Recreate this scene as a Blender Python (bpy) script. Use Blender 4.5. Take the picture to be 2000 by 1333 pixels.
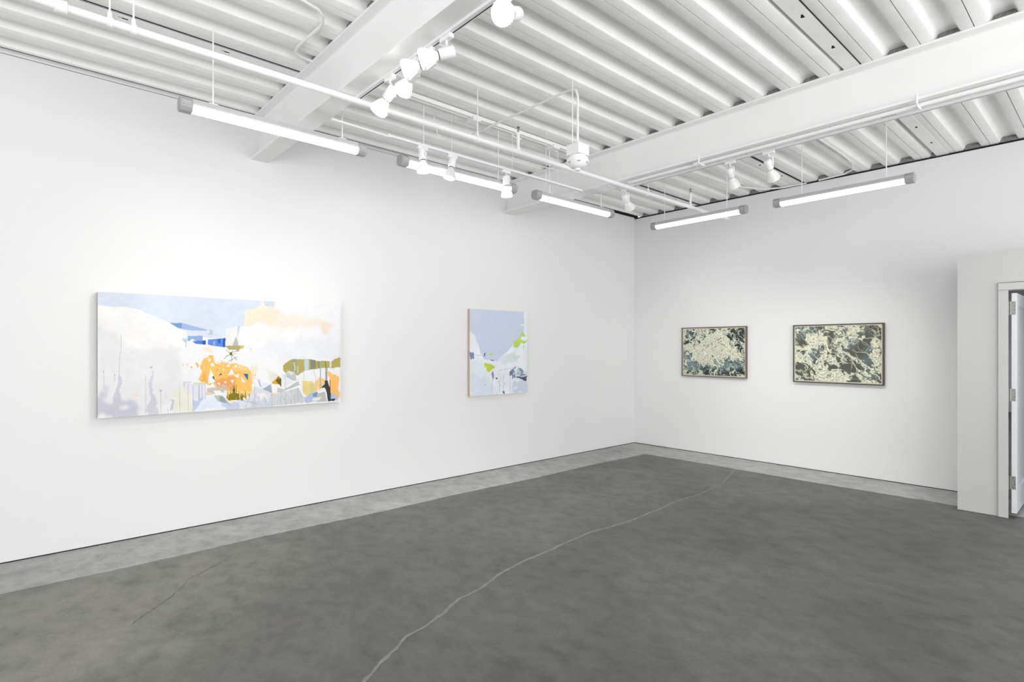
import bpy, math, random
import numpy as np
from mathutils import Vector, Matrix
for o in list(bpy.data.objects): bpy.data.objects.remove(o)
SC = bpy.context.scene
COL = SC.collection
random.seed(11)
# ---------------- camera, world, exposure ----------------
YAW = math.radians(47.984)
CAMX, EYE, BACK = 5.582, 1.6, 7.788
cd = bpy.data.cameras.new('camera'); cam = bpy.data.objects.new('camera', cd); COL.objects.link(cam)
cam.location = (CAMX, 0, EYE); cam.rotation_euler = (math.radians(90), 0, YAW)
cd.sensor_width = 36; cd.lens = 36*1091/2000; cd.shift_y = 12.5/2000; cd.clip_start = .05
SC.camera = cam
SC.view_settings.view_transform = 'Standard'; SC.view_settings.look = 'None'
SC.view_settings.gamma = 1; SC.view_settings.use_curve_mapping = False
SC.view_settings.exposure = EXPOSURE = 0.2
w = bpy.data.worlds.new('world'); SC.world = w; w.use_nodes = True
w.node_tree.nodes['Background'].inputs[0].default_value = (.80, .88, 1, 1)
w.node_tree.nodes['Background'].inputs[1].default_value = 1.0
TUBE = 7.0      # glow of the fluorescent diffusers
SPOT = 20.0      # watts of each lit track head
FILL_LIGHT = 4.3   # radiance of the fill lights added at the unseen, made-up windows
def area(name, loc, rot, sx, sy, power, col=(1, 1, 1)):
    d = bpy.data.lights.new(name, 'AREA'); d.shape = 'RECTANGLE'; d.size = sx; d.size_y = sy
    d.energy = power; d.color = col
    o = bpy.data.objects.new(name, d); o.location = loc; o.rotation_euler = rot; COL.objects.link(o); return o
# fill lights added at made-up window openings; daylight in the room past the door
R90 = math.radians(90); UP = math.radians(32)   # fill lights tilted up to brighten the ceiling
area('added_fill_light', (6.4, -4.62, 1.62), (R90+UP, 0, 0), 6.0, 3.0, 18*FILL_LIGHT*.8*3.14, (1, .985, .965))
area('added_fill_light', (9.72, 2.2, 1.62), (R90+UP, 0, R90), 9.0, 3.0, 27*FILL_LIGHT*1.0*3.14, (1, .985, .965))
area('next_room_daylight', (6.5, 13, 2.95), (0, 0, 0), 4, 6, 130, (.86, .92, 1))
ART1=[
('p',(240,239,237),6,3,1,[0,116,27,113,100,111,143,130,162,154,196,186,246,231,276,277,302,347,307,430,277,489,129,443,82,376,0,225]),
('p',(226,226,228),20,30,0.8,[0,225,73,332,82,465,138,431,177,443,287,466,288,940,1,996]),
('p',(215,222,235),3,0,1,[-4,-15,611,-37,611,43,592,71,557,84,541,117,539,244,516,245,462,273,460,356,310,344,302,299,276,274,246,229,196,182,162,154,143,127,100,111,27,113,5,104,-4,116]),
('p',(206,215,230),30,60,0.5,[307,-11,611,-37,611,66,539,118,539,244,462,273,382,223]),
('p',(204,212,226),1,0,1,[626,-26,676,-32,673,52,639,56,626,39]),
('p',(238,230,212),8,8,1,[611,-24,626,-26,626,58,673,60,699,110,686,190,648,219,581,210,552,250,539,251,541,117,560,84,596,68,611,43]),
('p',(238,224,200),25,40,0.6,[560,103,630,77,705,83,737,120,803,128,913,147,956,214,935,299,871,233,777,238,699,295,674,243,611,182,560,198]),
('p',(240,215,190),18,25,0.6,[899,176,952,200,942,285,906,272]),
('p',(228,230,238),30,60,0.6,[570,364,1000,296,1001,607,738,546,582,542]),
('p',(240,239,238),25,35,0.9,[540,314,612,208,674,282,738,280,803,290,872,315,804,358,674,374,552,415]),
('p',(160,184,220),2,0,1,[246,228,286,227,360,266,384,277,384,289,328,293,297,283,271,265]),
('p',(120,152,205),1,0,1,[246,228,289,228,289,278,271,265]),
('p',(180,196,222),2,0,1,[390,277,406,285,407,326,382,322,398,309]),
('p',(142,170,215),1,0,1,[310,337,368,335,368,381,310,382]),
('p',(240,240,242),2,0,1,[318,384,328,360,344,384]),
('p',(85,128,205),1,0,1,[328,382,381,376,381,415,339,405]),
('p',(40,90,175),1,0,1,[367,378,381,376,381,413,367,411]),
('p',(96,140,215),1,0,1,[388,368,460,353,460,436,415,426,388,412]),
('p',(60,105,195),1,0,1,[428,362,440,360,440,404,429,402]),
('p',(48,92,185),1,0,1,[449,356,460,353,460,436,449,431]),
('p',(140,170,228),1,0,1,[409,380,419,380,419,426,409,424]),
('p',(190,203,222),3,2,1,[288,361,308,356,308,392,297,394]),
('l',(130,150,175),1,0,1,[305,392,304,436]),
('p',(229,229,226),2,0,1,[461,267,517,239,518,422,461,418]),
('p',(196,205,222),1,0,1,[511,242,521,239,514,315,508,365]),
('p',(185,182,178),1,0,1,[502,334,511,378,516,466,485,453]),
('p',(176,166,112),6,0,1,[461,416,540,423,523,447,516,472,494,453,476,459]),
('p',(222,190,110),5,0,1,[523,425,539,418,534,450,524,448]),
('p',(230,215,130),3,0,1,[564,438,574,443,567,472]),
('l',(110,100,60),2,0,1,[482,491,454,540]),
('l',(110,100,60),2,0,1,[482,491,508,554]),
('l',(90,85,60),2,0,1,[482,484,511,472]),
('l',(90,85,60),2,0,1,[485,491,487,566]),
('l',(120,110,60),2,0,1,[482,497,462,459]),
('l',(100,90,60),2,0,1,[471,565,508,526]),
('l',(150,130,70),2,0,1,[460,515,505,491]),
('l',(150,130,70),2,0,1,[494,453,477,522]),
('p',(110,98,45),4,0,1,[475,484,488,476,489,509,479,506]),
('p',(240,222,190),14,16,0.8,[375,453,406,438,420,461,392,484,372,473]),
('p',(246,192,104),16,1,1,[373,530,385,526,409,509,423,562,434,574,448,574,469,578,498,591,520,612,557,625,569,654,580,703,584,783,573,823,554,877,528,914,477,908,463,813,427,786,386,768,348,704,369,682,374,644,358,606]),
('p',(232,160,96),22,18,0.9,[417,739,463,703,499,729,506,809,477,846,434,803]),
('p',(238,170,80),22,14,0.8,[365,690,392,661,403,769,379,759]),
('p',(250,208,135),20,12,0.8,[477,587,557,629,550,677,498,650]),
('p',(244,205,120),14,8,0.9,[463,844,573,823,573,863,543,908,477,908]),
('p',(240,192,100),8,0,1,[343,575,353,575,355,605,347,605]),
('p',(240,190,95),8,0,1,[320,600,332,605,328,623]),
('p',(245,205,130),6,0,1,[305,577,313,581,308,604]),
('p',(245,205,130),6,0,1,[290,581,297,573,295,596]),
('p',(240,192,100),8,0,1,[358,609,374,614,370,637,362,629]),
('p',(238,222,200),10,10,0.8,[565,605,591,590,595,639,580,783,569,686]),
('p',(246,192,104),1,0,1,[508,602,506,605,509,599]),
('p',(240,176,90),1,0,1,[484,573,479,565,484,559]),
('p',(236,236,238),1,0,1,[418,554,421,543,425,548]),
('p',(236,236,238),1,0,1,[386,646,386,647,385,649]),
('p',(241,240,238),1,0,1,[425,551,416,546,417,542]),
('p',(236,236,238),1,0,1,[374,613,372,611,377,599]),
('p',(236,236,238),1,0,1,[438,578,441,579,443,583]),
('p',(240,176,90),1,0,1,[443,802,437,798,442,795]),
('p',(241,240,238),1,0,1,[437,783,434,788,433,788]),
('p',(241,240,238),1,0,1,[527,638,521,622,528,627]),
('p',(241,240,238),1,0,1,[382,548,384,538,385,538]),
('p',(240,176,90),1,0,1,[369,744,369,744,364,744]),
('p',(250,214,150),1,0,1,[355,596,352,592,355,591]),
('p',(241,240,238),1,0,1,[478,811,477,804,480,805]),
('p',(246,192,104),1,0,1,[436,574,426,570,428,561]),
('p',(241,240,238),1,0,1,[366,712,360,706,368,702]),
('p',(246,192,104),1,0,1,[414,520,407,520,409,503]),
('p',(236,236,238),1,0,1,[367,680,367,674,373,670]),
('p',(241,240,238),1,0,1,[394,527,390,523,391,522]),
('p',(241,240,238),1,0,1,[576,777,575,775,573,767]),
('p',(246,192,104),1,0,1,[434,803,438,808,439,811]),
('p',(250,214,150),1,0,1,[515,598,519,587,520,590]),
('p',(236,236,238),1,0,1,[459,785,453,781,454,775]),
('p',(236,236,238),1,0,1,[559,812,559,811,564,805]),
('p',(236,236,238),1,0,1,[438,784,434,765,438,765]),
('p',(250,214,150),1,0,1,[432,790,433,791,434,794]),
('p',(250,214,150),1,0,1,[363,692,361,681,366,686]),
('p',(236,236,238),1,0,1,[497,636,493,620,498,616]),
('p',(236,236,238),1,0,1,[482,612,480,615,474,602]),
('p',(241,240,238),1,0,1,[549,859,545,857,546,851]),
('p',(236,236,238),1,0,1,[372,624,372,617,374,617]),
('p',(240,176,90),1,0,1,[403,502,402,504,403,499]),
('p',(240,176,90),1,0,1,[402,517,401,510,402,513]),
('p',(240,176,90),1,0,1,[353,698,352,701,350,690]),
('p',(250,214,150),1,0,1,[419,786,417,789,419,783]),
('p',(241,240,238),1,0,1,[463,590,463,586,466,582]),
('p',(236,236,238),1,0,1,[433,591,433,592,432,592]),
('p',(236,236,238),1,0,1,[539,862,539,853,546,854]),
('p',(236,236,238),1,0,1,[568,758,566,743,567,743]),
('p',(236,236,238),1,0,1,[540,624,540,623,545,623]),
('p',(246,192,104),1,0,1,[454,818,449,806,453,806]),
('p',(236,236,238),1,0,1,[568,782,568,769,569,767]),
('p',(240,176,90),1,0,1,[446,563,438,551,447,554]),
('p',(236,236,238),1,0,1,[562,849,553,839,562,846]),
('p',(236,236,238),1,0,1,[387,678,384,674,384,670]),
('p',(236,236,238),1,0,1,[510,613,501,618,501,602]),
('p',(241,240,238),1,0,1,[454,592,450,599,447,597]),
('p',(240,176,90),1,0,1,[587,738,587,738,587,738]),
('p',(236,236,238),1,0,1,[360,725,361,719,364,719]),
('p',(241,240,238),1,0,1,[468,822,467,820,467,816]),
('p',(250,214,150),1,0,1,[494,871,493,872,493,857]),
('p',(241,240,238),1,0,1,[421,558,420,547,424,547]),
('p',(246,192,104),1,0,1,[505,574,504,575,500,580]),
('p',(241,240,238),1,0,1,[390,538,387,544,385,543]),
('p',(241,240,238),1,0,1,[424,560,421,556,425,554]),
('p',(241,240,238),1,0,1,[374,548,371,542,372,541]),
('p',(241,240,238),1,0,1,[377,635,376,635,375,621]),
('p',(241,240,238),1,0,1,[385,550,382,547,384,538]),
('p',(246,192,104),1,0,1,[534,617,533,609,533,609]),
('p',(236,236,238),1,0,1,[439,594,436,596,438,576]),
('p',(236,236,238),1,0,1,[426,549,427,551,428,554]),
('p',(250,214,150),1,0,1,[348,705,345,698,347,697]),
('p',(241,240,238),1,0,1,[521,620,515,621,518,604]),
('p',(241,240,238),1,0,1,[427,562,423,564,424,556]),
('p',(236,236,238),1,0,1,[561,672,564,673,564,674]),
('p',(241,240,238),1,0,1,[563,852,563,852,558,843]),
('p',(250,214,150),1,0,1,[369,571,369,573,368,575]),
('p',(241,240,238),1,0,1,[546,881,542,884,543,874]),
('p',(236,236,238),1,0,1,[481,812,488,816,488,818]),
('p',(241,240,238),1,0,1,[471,820,470,816,470,816]),
('p',(241,240,238),1,0,1,[528,868,528,866,533,864]),
('p',(236,236,238),1,0,1,[470,607,464,602,465,593]),
('p',(236,236,238),1,0,1,[460,605,461,599,463,596]),
('p',(250,214,150),1,0,1,[524,619,520,610,530,605]),
('p',(236,236,238),1,0,1,[493,846,487,847,486,839]),
('p',(241,240,238),1,0,1,[457,583,449,585,453,573]),
('p',(241,240,238),1,0,1,[574,732,573,729,573,722]),
('p',(240,176,90),1,0,1,[590,704,581,693,589,689]),
('p',(236,236,238),1,0,1,[373,532,374,524,379,519]),
('p',(241,240,238),1,0,1,[376,638,375,638,371,622]),
('p',(241,240,238),1,0,1,[372,627,374,618,376,620]),
('p',(236,236,238),1,0,1,[423,566,422,565,426,555]),
('p',(241,240,238),1,0,1,[388,548,389,543,392,544]),
('p',(241,240,238),1,0,1,[411,781,410,779,415,774]),
('p',(250,214,150),1,0,1,[486,845,478,832,485,837]),
('p',(236,236,238),1,0,1,[585,757,577,747,578,747]),
('p',(241,240,238),1,0,1,[423,767,422,768,419,754]),
('p',(250,214,150),1,0,1,[587,775,581,777,587,770]),
('p',(236,236,238),1,0,1,[379,651,379,651,377,644]),
('p',(240,176,90),1,0,1,[567,659,573,648,577,652]),
('p',(250,214,150),1,0,1,[471,577,465,586,463,567]),
('p',(250,214,150),1,0,1,[557,616,555,617,556,609]),
('p',(250,214,150),1,0,1,[392,790,391,781,392,777]),
('p',(236,236,238),1,0,1,[528,894,529,883,530,882]),
('p',(236,236,238),1,0,1,[519,895,526,888,528,895]),
('p',(240,239,236),3,0,1,[401,624,388,762,421,744]),
('p',(240,239,236),3,0,1,[486,626,469,690,496,686]),
('p',(240,239,236),3,0,1,[518,681,493,693,514,724]),
('p',(240,239,236),3,0,1,[524,707,547,758,531,755]),
('p',(240,239,236),3,0,1,[495,735,479,740,490,770]),
('p',(240,239,236),3,0,1,[415,751,392,777,416,787]),
('p',(240,239,236),3,0,1,[454,757,459,739,464,760]),
('p',(240,239,236),3,0,1,[427,763,434,750,441,770]),
('p',(240,239,236),3,0,1,[391,538,396,530,401,561,392,565]),
('p',(240,239,236),3,0,1,[399,584,410,573,417,600,403,611]),
('p',(240,239,236),3,0,1,[464,610,473,586,477,614]),
('p',(240,239,236),3,0,1,[495,607,504,595,506,615]),
('p',(240,239,236),3,0,1,[448,628,455,625,456,652]),
('p',(240,239,236),3,0,1,[372,526,382,522,375,537]),
('p',(240,239,236),3,0,1,[448,773,456,781,450,804]),
('p',(240,239,236),3,0,1,[438,612,441,617,439,626]),
('p',(38,108,168),1,0,1,[534,680,556,685,554,743]),
('p',(38,108,168),1,0,1,[432,694,441,666,447,684]),
('p',(38,108,168),1,0,1,[406,704,413,690,419,736]),
('p',(38,108,168),1,0,1,[422,635,429,633,427,644]),
('p',(200,186,172),14,8,0.9,[379,798,463,774,477,814,449,866,407,846,381,859]),
('p',(238,238,240),10,0,1,[410,816,438,818,449,843,449,870,421,863,414,839]),
('p',(225,205,190),6,2,0.9,[381,836,407,839,407,862,383,871]),
('p',(90,88,30),3,0,1,[489,907,492,844,495,908]),
('p',(90,88,30),3,0,1,[531,893,535,861,538,894]),
('p',(90,88,30),3,0,1,[491,895,494,778,498,896]),
('p',(100,92,20),3,0,1,[522,911,525,845,529,912]),
('p',(90,88,30),3,0,1,[488,892,491,781,495,893]),
('p',(128,118,28),3,0,1,[544,919,547,889,551,920]),
('p',(90,88,30),3,0,1,[496,888,499,782,502,889]),
('p',(90,88,30),3,0,1,[528,927,531,861,535,928]),
('p',(100,92,20),3,0,1,[506,920,509,850,513,920]),
('p',(100,92,20),3,0,1,[560,898,563,863,566,898]),
('p',(150,132,40),3,0,1,[491,913,494,814,498,913]),
('p',(90,88,30),3,0,1,[509,921,512,840,515,922]),
('p',(128,118,28),3,0,1,[527,926,530,835,533,927]),
('p',(100,92,20),3,0,1,[557,933,560,860,564,934]),
('p',(128,118,28),3,0,1,[539,905,543,841,546,905]),
('p',(150,132,40),3,0,1,[541,900,544,816,548,901]),
('p',(90,88,30),3,0,1,[494,889,497,784,500,890]),
('p',(100,92,20),3,0,1,[473,916,476,849,479,916]),
('p',(128,118,28),3,0,1,[465,900,469,833,472,901]),
('p',(150,132,40),3,0,1,[468,908,471,873,474,909]),
('p',(100,92,20),3,0,1,[523,926,526,871,530,927]),
('p',(128,118,28),3,0,1,[573,908,576,877,580,908]),
('p',(150,132,40),3,0,1,[568,934,571,888,574,934]),
('p',(150,132,40),3,0,1,[480,887,483,781,487,887]),
('p',(90,88,30),3,0,1,[502,893,505,787,509,894]),
('p',(128,118,28),3,0,1,[513,909,516,822,520,910]),
('p',(132,122,24),10,0,1,[477,877,513,857,521,921,477,900]),
('p',(228,234,244),14,6,1,[335,915,359,895,400,876,428,872,449,928,492,981,449,987,332,994]),
('p',(186,200,224),12,6,0.9,[331,899,356,887,376,874,369,911,356,955,333,996]),
('p',(188,202,224),16,10,0.85,[442,928,481,924,521,937,596,946,603,988,499,998,463,985]),
('p',(186,194,176),1,0,1,[414,869,438,865,454,886,477,944,483,972,463,942,428,918]),
('p',(150,160,168),1,0,1,[435,879,454,886,467,942,438,927]),
('p',(222,224,232),2,0,1,[514,936,547,932,577,952,566,991,521,993]),
('p',(216,219,226),2,0,1,[547,936,586,800,611,818,659,863,664,995,615,996,596,946]),
('p',(200,206,218),10,5,0.8,[573,935,611,948,662,946,664,995,573,993]),
('p',(238,235,230),12,6,0.9,[595,865,626,860,638,918,611,948]),
('p',(164,171,184),1,0,1,[618,828,657,788,662,872]),
('p',(186,192,206),1,0,1,[595,736,614,747,618,815,605,801]),
('p',(225,228,236),1,0,1,[605,740,614,753,653,789,618,825]),
('p',(229,228,218),1,0,1,[634,628,693,705,656,783]),
('p',(214,166,66),3,0,1,[656,784,691,703,704,735,704,826,693,792]),
('p',(110,98,26),4,0,1,[677,758,691,709,694,792,685,783]),
('p',(90,84,40),3,0,1,[694,726,703,743,702,818,694,792]),
('p',(246,200,140),8,3,0.9,[657,871,685,866,681,890,661,892]),
('p',(198,198,200),3,0,1,[685,825,721,840,717,877,685,870]),
('p',(208,210,213),2,0,1,[662,890,787,834,823,982,666,996]),
('p',(192,194,197),2,0,1,[717,840,787,771,792,809,729,849]),
('p',(226,228,230),1,0,1,[705,693,717,711,770,765,713,827,709,777]),
('p',(178,168,92),5,0,1,[711,611,729,574,761,550,829,553,898,578,952,579,965,556,999,541,1000,643,920,649,855,654,812,665,783,719,774,697,749,671,721,686,711,652]),
('p',(150,156,150),1,0,1,[758,553,774,552,774,689,758,663]),
('p',(200,206,205),4,0,1,[764,587,770,583,771,672,764,663]),
('p',(190,190,176),1,0,1,[778,630,786,613,787,681,778,697]),
('p',(192,208,218),1,0,1,[815,556,836,557,837,660,815,665]),
('p',(132,134,118),1,0,1,[845,559,872,566,872,651,845,655]),
('p',(150,145,90),1,0,1,[880,573,894,578,894,647,881,649]),
('p',(206,214,216),1,0,1,[942,580,954,577,954,640,942,643]),
('p',(196,200,204),3,0,1,[721,686,774,689,776,757,766,764,729,728]),
('p',(222,224,226),2,0,1,[729,661,770,680,749,713]),
('p',(234,214,140),14,8,1,[804,767,838,782,872,798,877,859,855,900,821,901,800,877]),
('p',(248,204,128),14,8,1,[872,772,898,726,918,758,916,827,881,885]),
('p',(248,190,108),14,6,1,[934,697,966,708,995,745,997,959,948,962,943,847]),
('p',(210,204,150),8,10,0.7,[838,804,864,797,864,875,842,881]),
('p',(180,194,220),8,4,1,[815,926,855,883,881,885,873,979,823,995]),
('p',(120,152,200),4,0,1,[857,896,879,881,877,928,860,930]),
('p',(190,190,188),5,2,1,[877,898,921,889,932,987,877,984]),
('p',(228,228,226),5,2,1,[855,943,899,930,895,956,860,978]),
('p',(182,196,216),10,5,1,[950,892,984,922,984,975,950,980]),
('p',(62,64,66),2,0,1,[917,775,931,772,940,829,949,852,950,984,936,989,928,890,917,845]),
('p',(66,70,74),1,0,1,[898,845,917,810,919,845]),
('p',(58,58,60),4,0,1,[941,966,957,963,972,963,966,986,944,984]),
('l',(70,70,74),0,0,1,[921,579,923,776]),
('l',(70,70,74),0,0,1,[922,579,925,776]),
('l',(70,70,74),0,0,1,[928,645,929,776]),
('l',(70,70,74),0,0,1,[930,645,930,776]),
('l',(70,70,74),0,0,1,[944,770,945,861]),
('l',(70,70,74),0,0,1,[946,770,946,861]),
('l',(152,172,196),0,0,1,[894,578,894,843]),
('l',(152,172,196),0,0,1,[895,578,896,843]),
('l',(152,172,196),0,0,1,[897,578,898,843]),
('l',(150,150,156),1,0,0.8,[723,711,724,987]),
('l',(150,150,156),1,0,0.8,[750,847,750,990]),
('l',(150,150,156),1,0,0.8,[783,833,783,969]),
('l',(150,150,156),1,0,0.8,[661,872,662,995]),
('l',(150,150,156),1,0,0.8,[713,702,770,760,787,753]),
('l',(150,150,156),1,0,0.8,[859,655,872,737,873,876]),
('l',(150,150,156),1,0,0.8,[812,674,812,751]),
('l',(150,150,156),1,0,0.8,[558,910,543,996]),
('l',(150,150,156),1,0,0.8,[506,912,558,942,588,961]),
('l',(150,150,156),1,0,0.8,[584,800,584,945]),
('p',(232,226,236),1,0,1,[298,738,325,740,331,763,331,861,302,836]),
('p',(196,198,212),1,0,1,[295,734,325,736,325,742,300,742,300,791,295,775]),
('p',(224,224,234),1,0,1,[331,763,380,767,380,874,331,899]),
('p',(214,214,188),8,3,0.9,[333,741,382,743,379,765,335,760]),
('p',(230,230,214),16,14,0.9,[263,787,296,790,330,854,332,999,261,998]),
('l',(150,152,162),1,0,0.8,[331,763,331,892]),
('l',(150,152,162),1,0,0.8,[354,765,354,894]),
('l',(150,152,162),1,0,0.8,[355,765,356,894]),
('l',(150,152,162),1,0,0.8,[365,766,366,896]),
('l',(150,152,162),1,0,0.8,[379,767,379,897]),
('l',(140,142,150),1,0,0.9,[332,892,332,997]),
('l',(176,176,182),1,0,0.8,[75,337,76,432,70,532,69,644,66,911]),
('l',(176,176,182),1,0,0.8,[158,671,158,990]),
('l',(176,176,182),1,0,0.8,[280,773,282,992]),
('l',(176,176,182),1,0,0.8,[212,802,213,988]),
('l',(176,176,182),1,0,0.8,[237,945,238,992]),
('l',(176,176,182),1,0,0.8,[19,619,20,773]),
('l',(176,176,182),1,0,0.8,[53,654,54,710]),
('l',(176,176,182),1,0,0.8,[312,752,313,979]),
('p',(196,196,210),26,22,0.9,[2,837,20,795,38,908,65,855,97,904,134,897,137,1006,1,996]),
('p',(200,200,214),16,8,0.8,[175,649,184,650,190,812,200,928,197,1003,168,993,175,845]),
('p',(206,206,216),14,14,0.7,[15,729,33,752,33,863,15,861]),
('p',(200,200,212),8,4,0.9,[69,644,76,689,74,946,45,1003,51,854]),
('p',(238,214,196),14,8,0.6,[108,826,130,820,132,852,111,855]),
('p',(236,206,212),5,3,0.7,[226,804,233,804,232,863,227,862]),
('p',(196,198,208),6,1,0.9,[247,876,261,885,257,971,242,981,254,912]),
('p',(150,155,165),3,0,0.8,[17,625,19,625,19,636,17,636]),
('p',(150,155,165),4,0,0.8,[52,652,55,652,55,661,52,661]),
('p',(150,155,165),4,0,0.8,[176,599,182,599,182,613,176,613]),
('p',(160,160,168),4,0,0.9,[210,790,217,791,217,805,210,804]),
('p',(200,205,215),1,0,0.9,[500,895,504,897,503,905]),
('p',(120,112,60),1,0,0.9,[560,838,563,838,560,845]),
('p',(246,196,110),1,0,0.9,[461,846,464,847,462,851]),
('p',(120,112,60),1,0,0.9,[502,819,506,820,503,826]),
('p',(236,236,238),1,0,0.9,[475,849,481,854,477,861]),
('p',(120,112,60),1,0,0.9,[469,848,472,846,471,856]),
('p',(236,236,238),1,0,0.9,[542,814,547,817,542,825]),
('p',(170,160,150),1,0,0.9,[490,869,493,870,491,876]),
('p',(236,236,238),1,0,0.9,[445,857,450,853,447,867]),
('p',(170,160,150),1,0,0.9,[446,876,450,873,449,885]),
('p',(236,236,238),1,0,0.9,[425,841,428,837,428,848]),
('p',(120,112,60),1,0,0.9,[443,876,447,875,446,886]),
('p',(200,205,215),1,0,0.9,[401,845,405,844,405,855]),
('p',(200,205,215),1,0,0.9,[435,815,438,815,435,822]),
('p',(246,196,110),1,0,0.9,[461,799,465,803,463,807]),
('p',(200,205,215),1,0,0.9,[563,901,566,904,565,908]),
('p',(170,160,150),1,0,0.9,[481,811,484,815,484,819]),
('p',(236,236,238),1,0,0.9,[567,797,570,802,569,804]),
('p',(246,196,110),1,0,0.9,[558,896,564,893,561,909]),
('p',(236,236,238),1,0,0.9,[408,831,411,832,409,838]),
('p',(120,112,60),1,0,0.9,[561,860,564,865,563,868]),
('p',(236,236,238),1,0,0.9,[536,787,539,788,538,794]),
('p',(170,160,150),1,0,0.9,[417,868,422,871,417,880]),
('p',(120,112,60),1,0,0.9,[501,886,504,884,503,891]),
('p',(236,236,238),1,0,0.9,[481,782,484,785,483,789]),
('p',(236,236,238),1,0,0.9,[394,774,398,778,394,783]),
('p',(120,112,60),1,0,0.9,[477,815,481,814,479,822]),
('p',(200,205,215),1,0,0.9,[441,805,446,802,444,818]),
('p',(170,160,150),1,0,0.9,[518,826,520,822,519,832]),
('p',(236,236,238),1,0,0.9,[505,846,510,847,507,856]),
('p',(200,205,215),1,0,0.9,[453,835,458,840,455,845]),
('p',(246,196,110),1,0,0.9,[389,795,392,791,390,801]),
('p',(120,112,60),1,0,0.9,[463,884,469,889,466,896]),
('p',(246,196,110),1,0,0.9,[547,796,552,799,551,807]),
('p',(246,196,110),1,0,0.9,[521,850,524,852,522,856]),
('p',(246,196,110),1,0,0.9,[428,819,432,816,432,828]),
('p',(236,236,238),1,0,0.9,[418,773,423,769,419,784]),
('p',(120,112,60),1,0,0.9,[474,862,477,865,474,869]),
('p',(236,236,238),1,0,0.9,[528,844,533,845,528,854]),
('p',(170,160,150),1,0,0.9,[487,845,492,849,488,857]),
('l',(176,180,190),1,0,0.7,[625,886,637,980]),
('l',(232,232,236),1,0,0.7,[641,884,640,951]),
('l',(232,232,236),1,0,0.7,[603,871,623,973]),
('l',(160,165,175),1,0,0.7,[813,920,828,989]),
('l',(160,165,175),1,0,0.7,[703,877,703,986]),
('l',(160,165,175),1,0,0.7,[621,902,641,957]),
('l',(232,232,236),1,0,0.7,[686,916,675,974]),
('l',(232,232,236),1,0,0.7,[617,877,611,963]),
('l',(160,165,175),1,0,0.7,[809,918,829,984]),
('l',(160,165,175),1,0,0.7,[719,921,716,951]),
('l',(176,180,190),1,0,0.7,[772,885,771,961]),
('l',(176,180,190),1,0,0.7,[765,898,778,984]),
('l',(232,232,236),1,0,0.7,[631,908,647,960]),
('l',(232,232,236),1,0,0.7,[695,871,717,981]),
('l',(176,180,190),1,0,0.7,[792,904,785,957]),
('l',(232,232,236),1,0,0.7,[751,876,744,954]),
('l',(160,165,175),1,0,0.7,[794,885,803,986]),
('l',(160,165,175),1,0,0.7,[592,866,579,930]),
('l',(176,180,190),1,0,0.7,[605,865,600,974]),
('l',(160,165,175),1,0,0.7,[592,890,603,923]),
('l',(160,165,175),1,0,0.7,[660,885,648,965]),
('l',(160,165,175),1,0,0.7,[757,896,763,948]),
('l',(232,232,236),1,0,0.7,[647,887,648,958]),
('l',(232,232,236),1,0,0.7,[641,915,640,971]),
('l',(160,165,175),1,0,0.7,[761,912,772,998]),
('l',(176,180,190),1,0,0.7,[776,919,799,985]),
('l',(176,180,190),1,0,0.7,[708,907,712,939]),
('l',(232,232,236),1,0,0.7,[651,895,643,964]),
('l',(176,180,190),1,0,0.7,[730,892,752,966]),
('l',(232,232,236),1,0,0.7,[608,866,606,964]),
]
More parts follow.
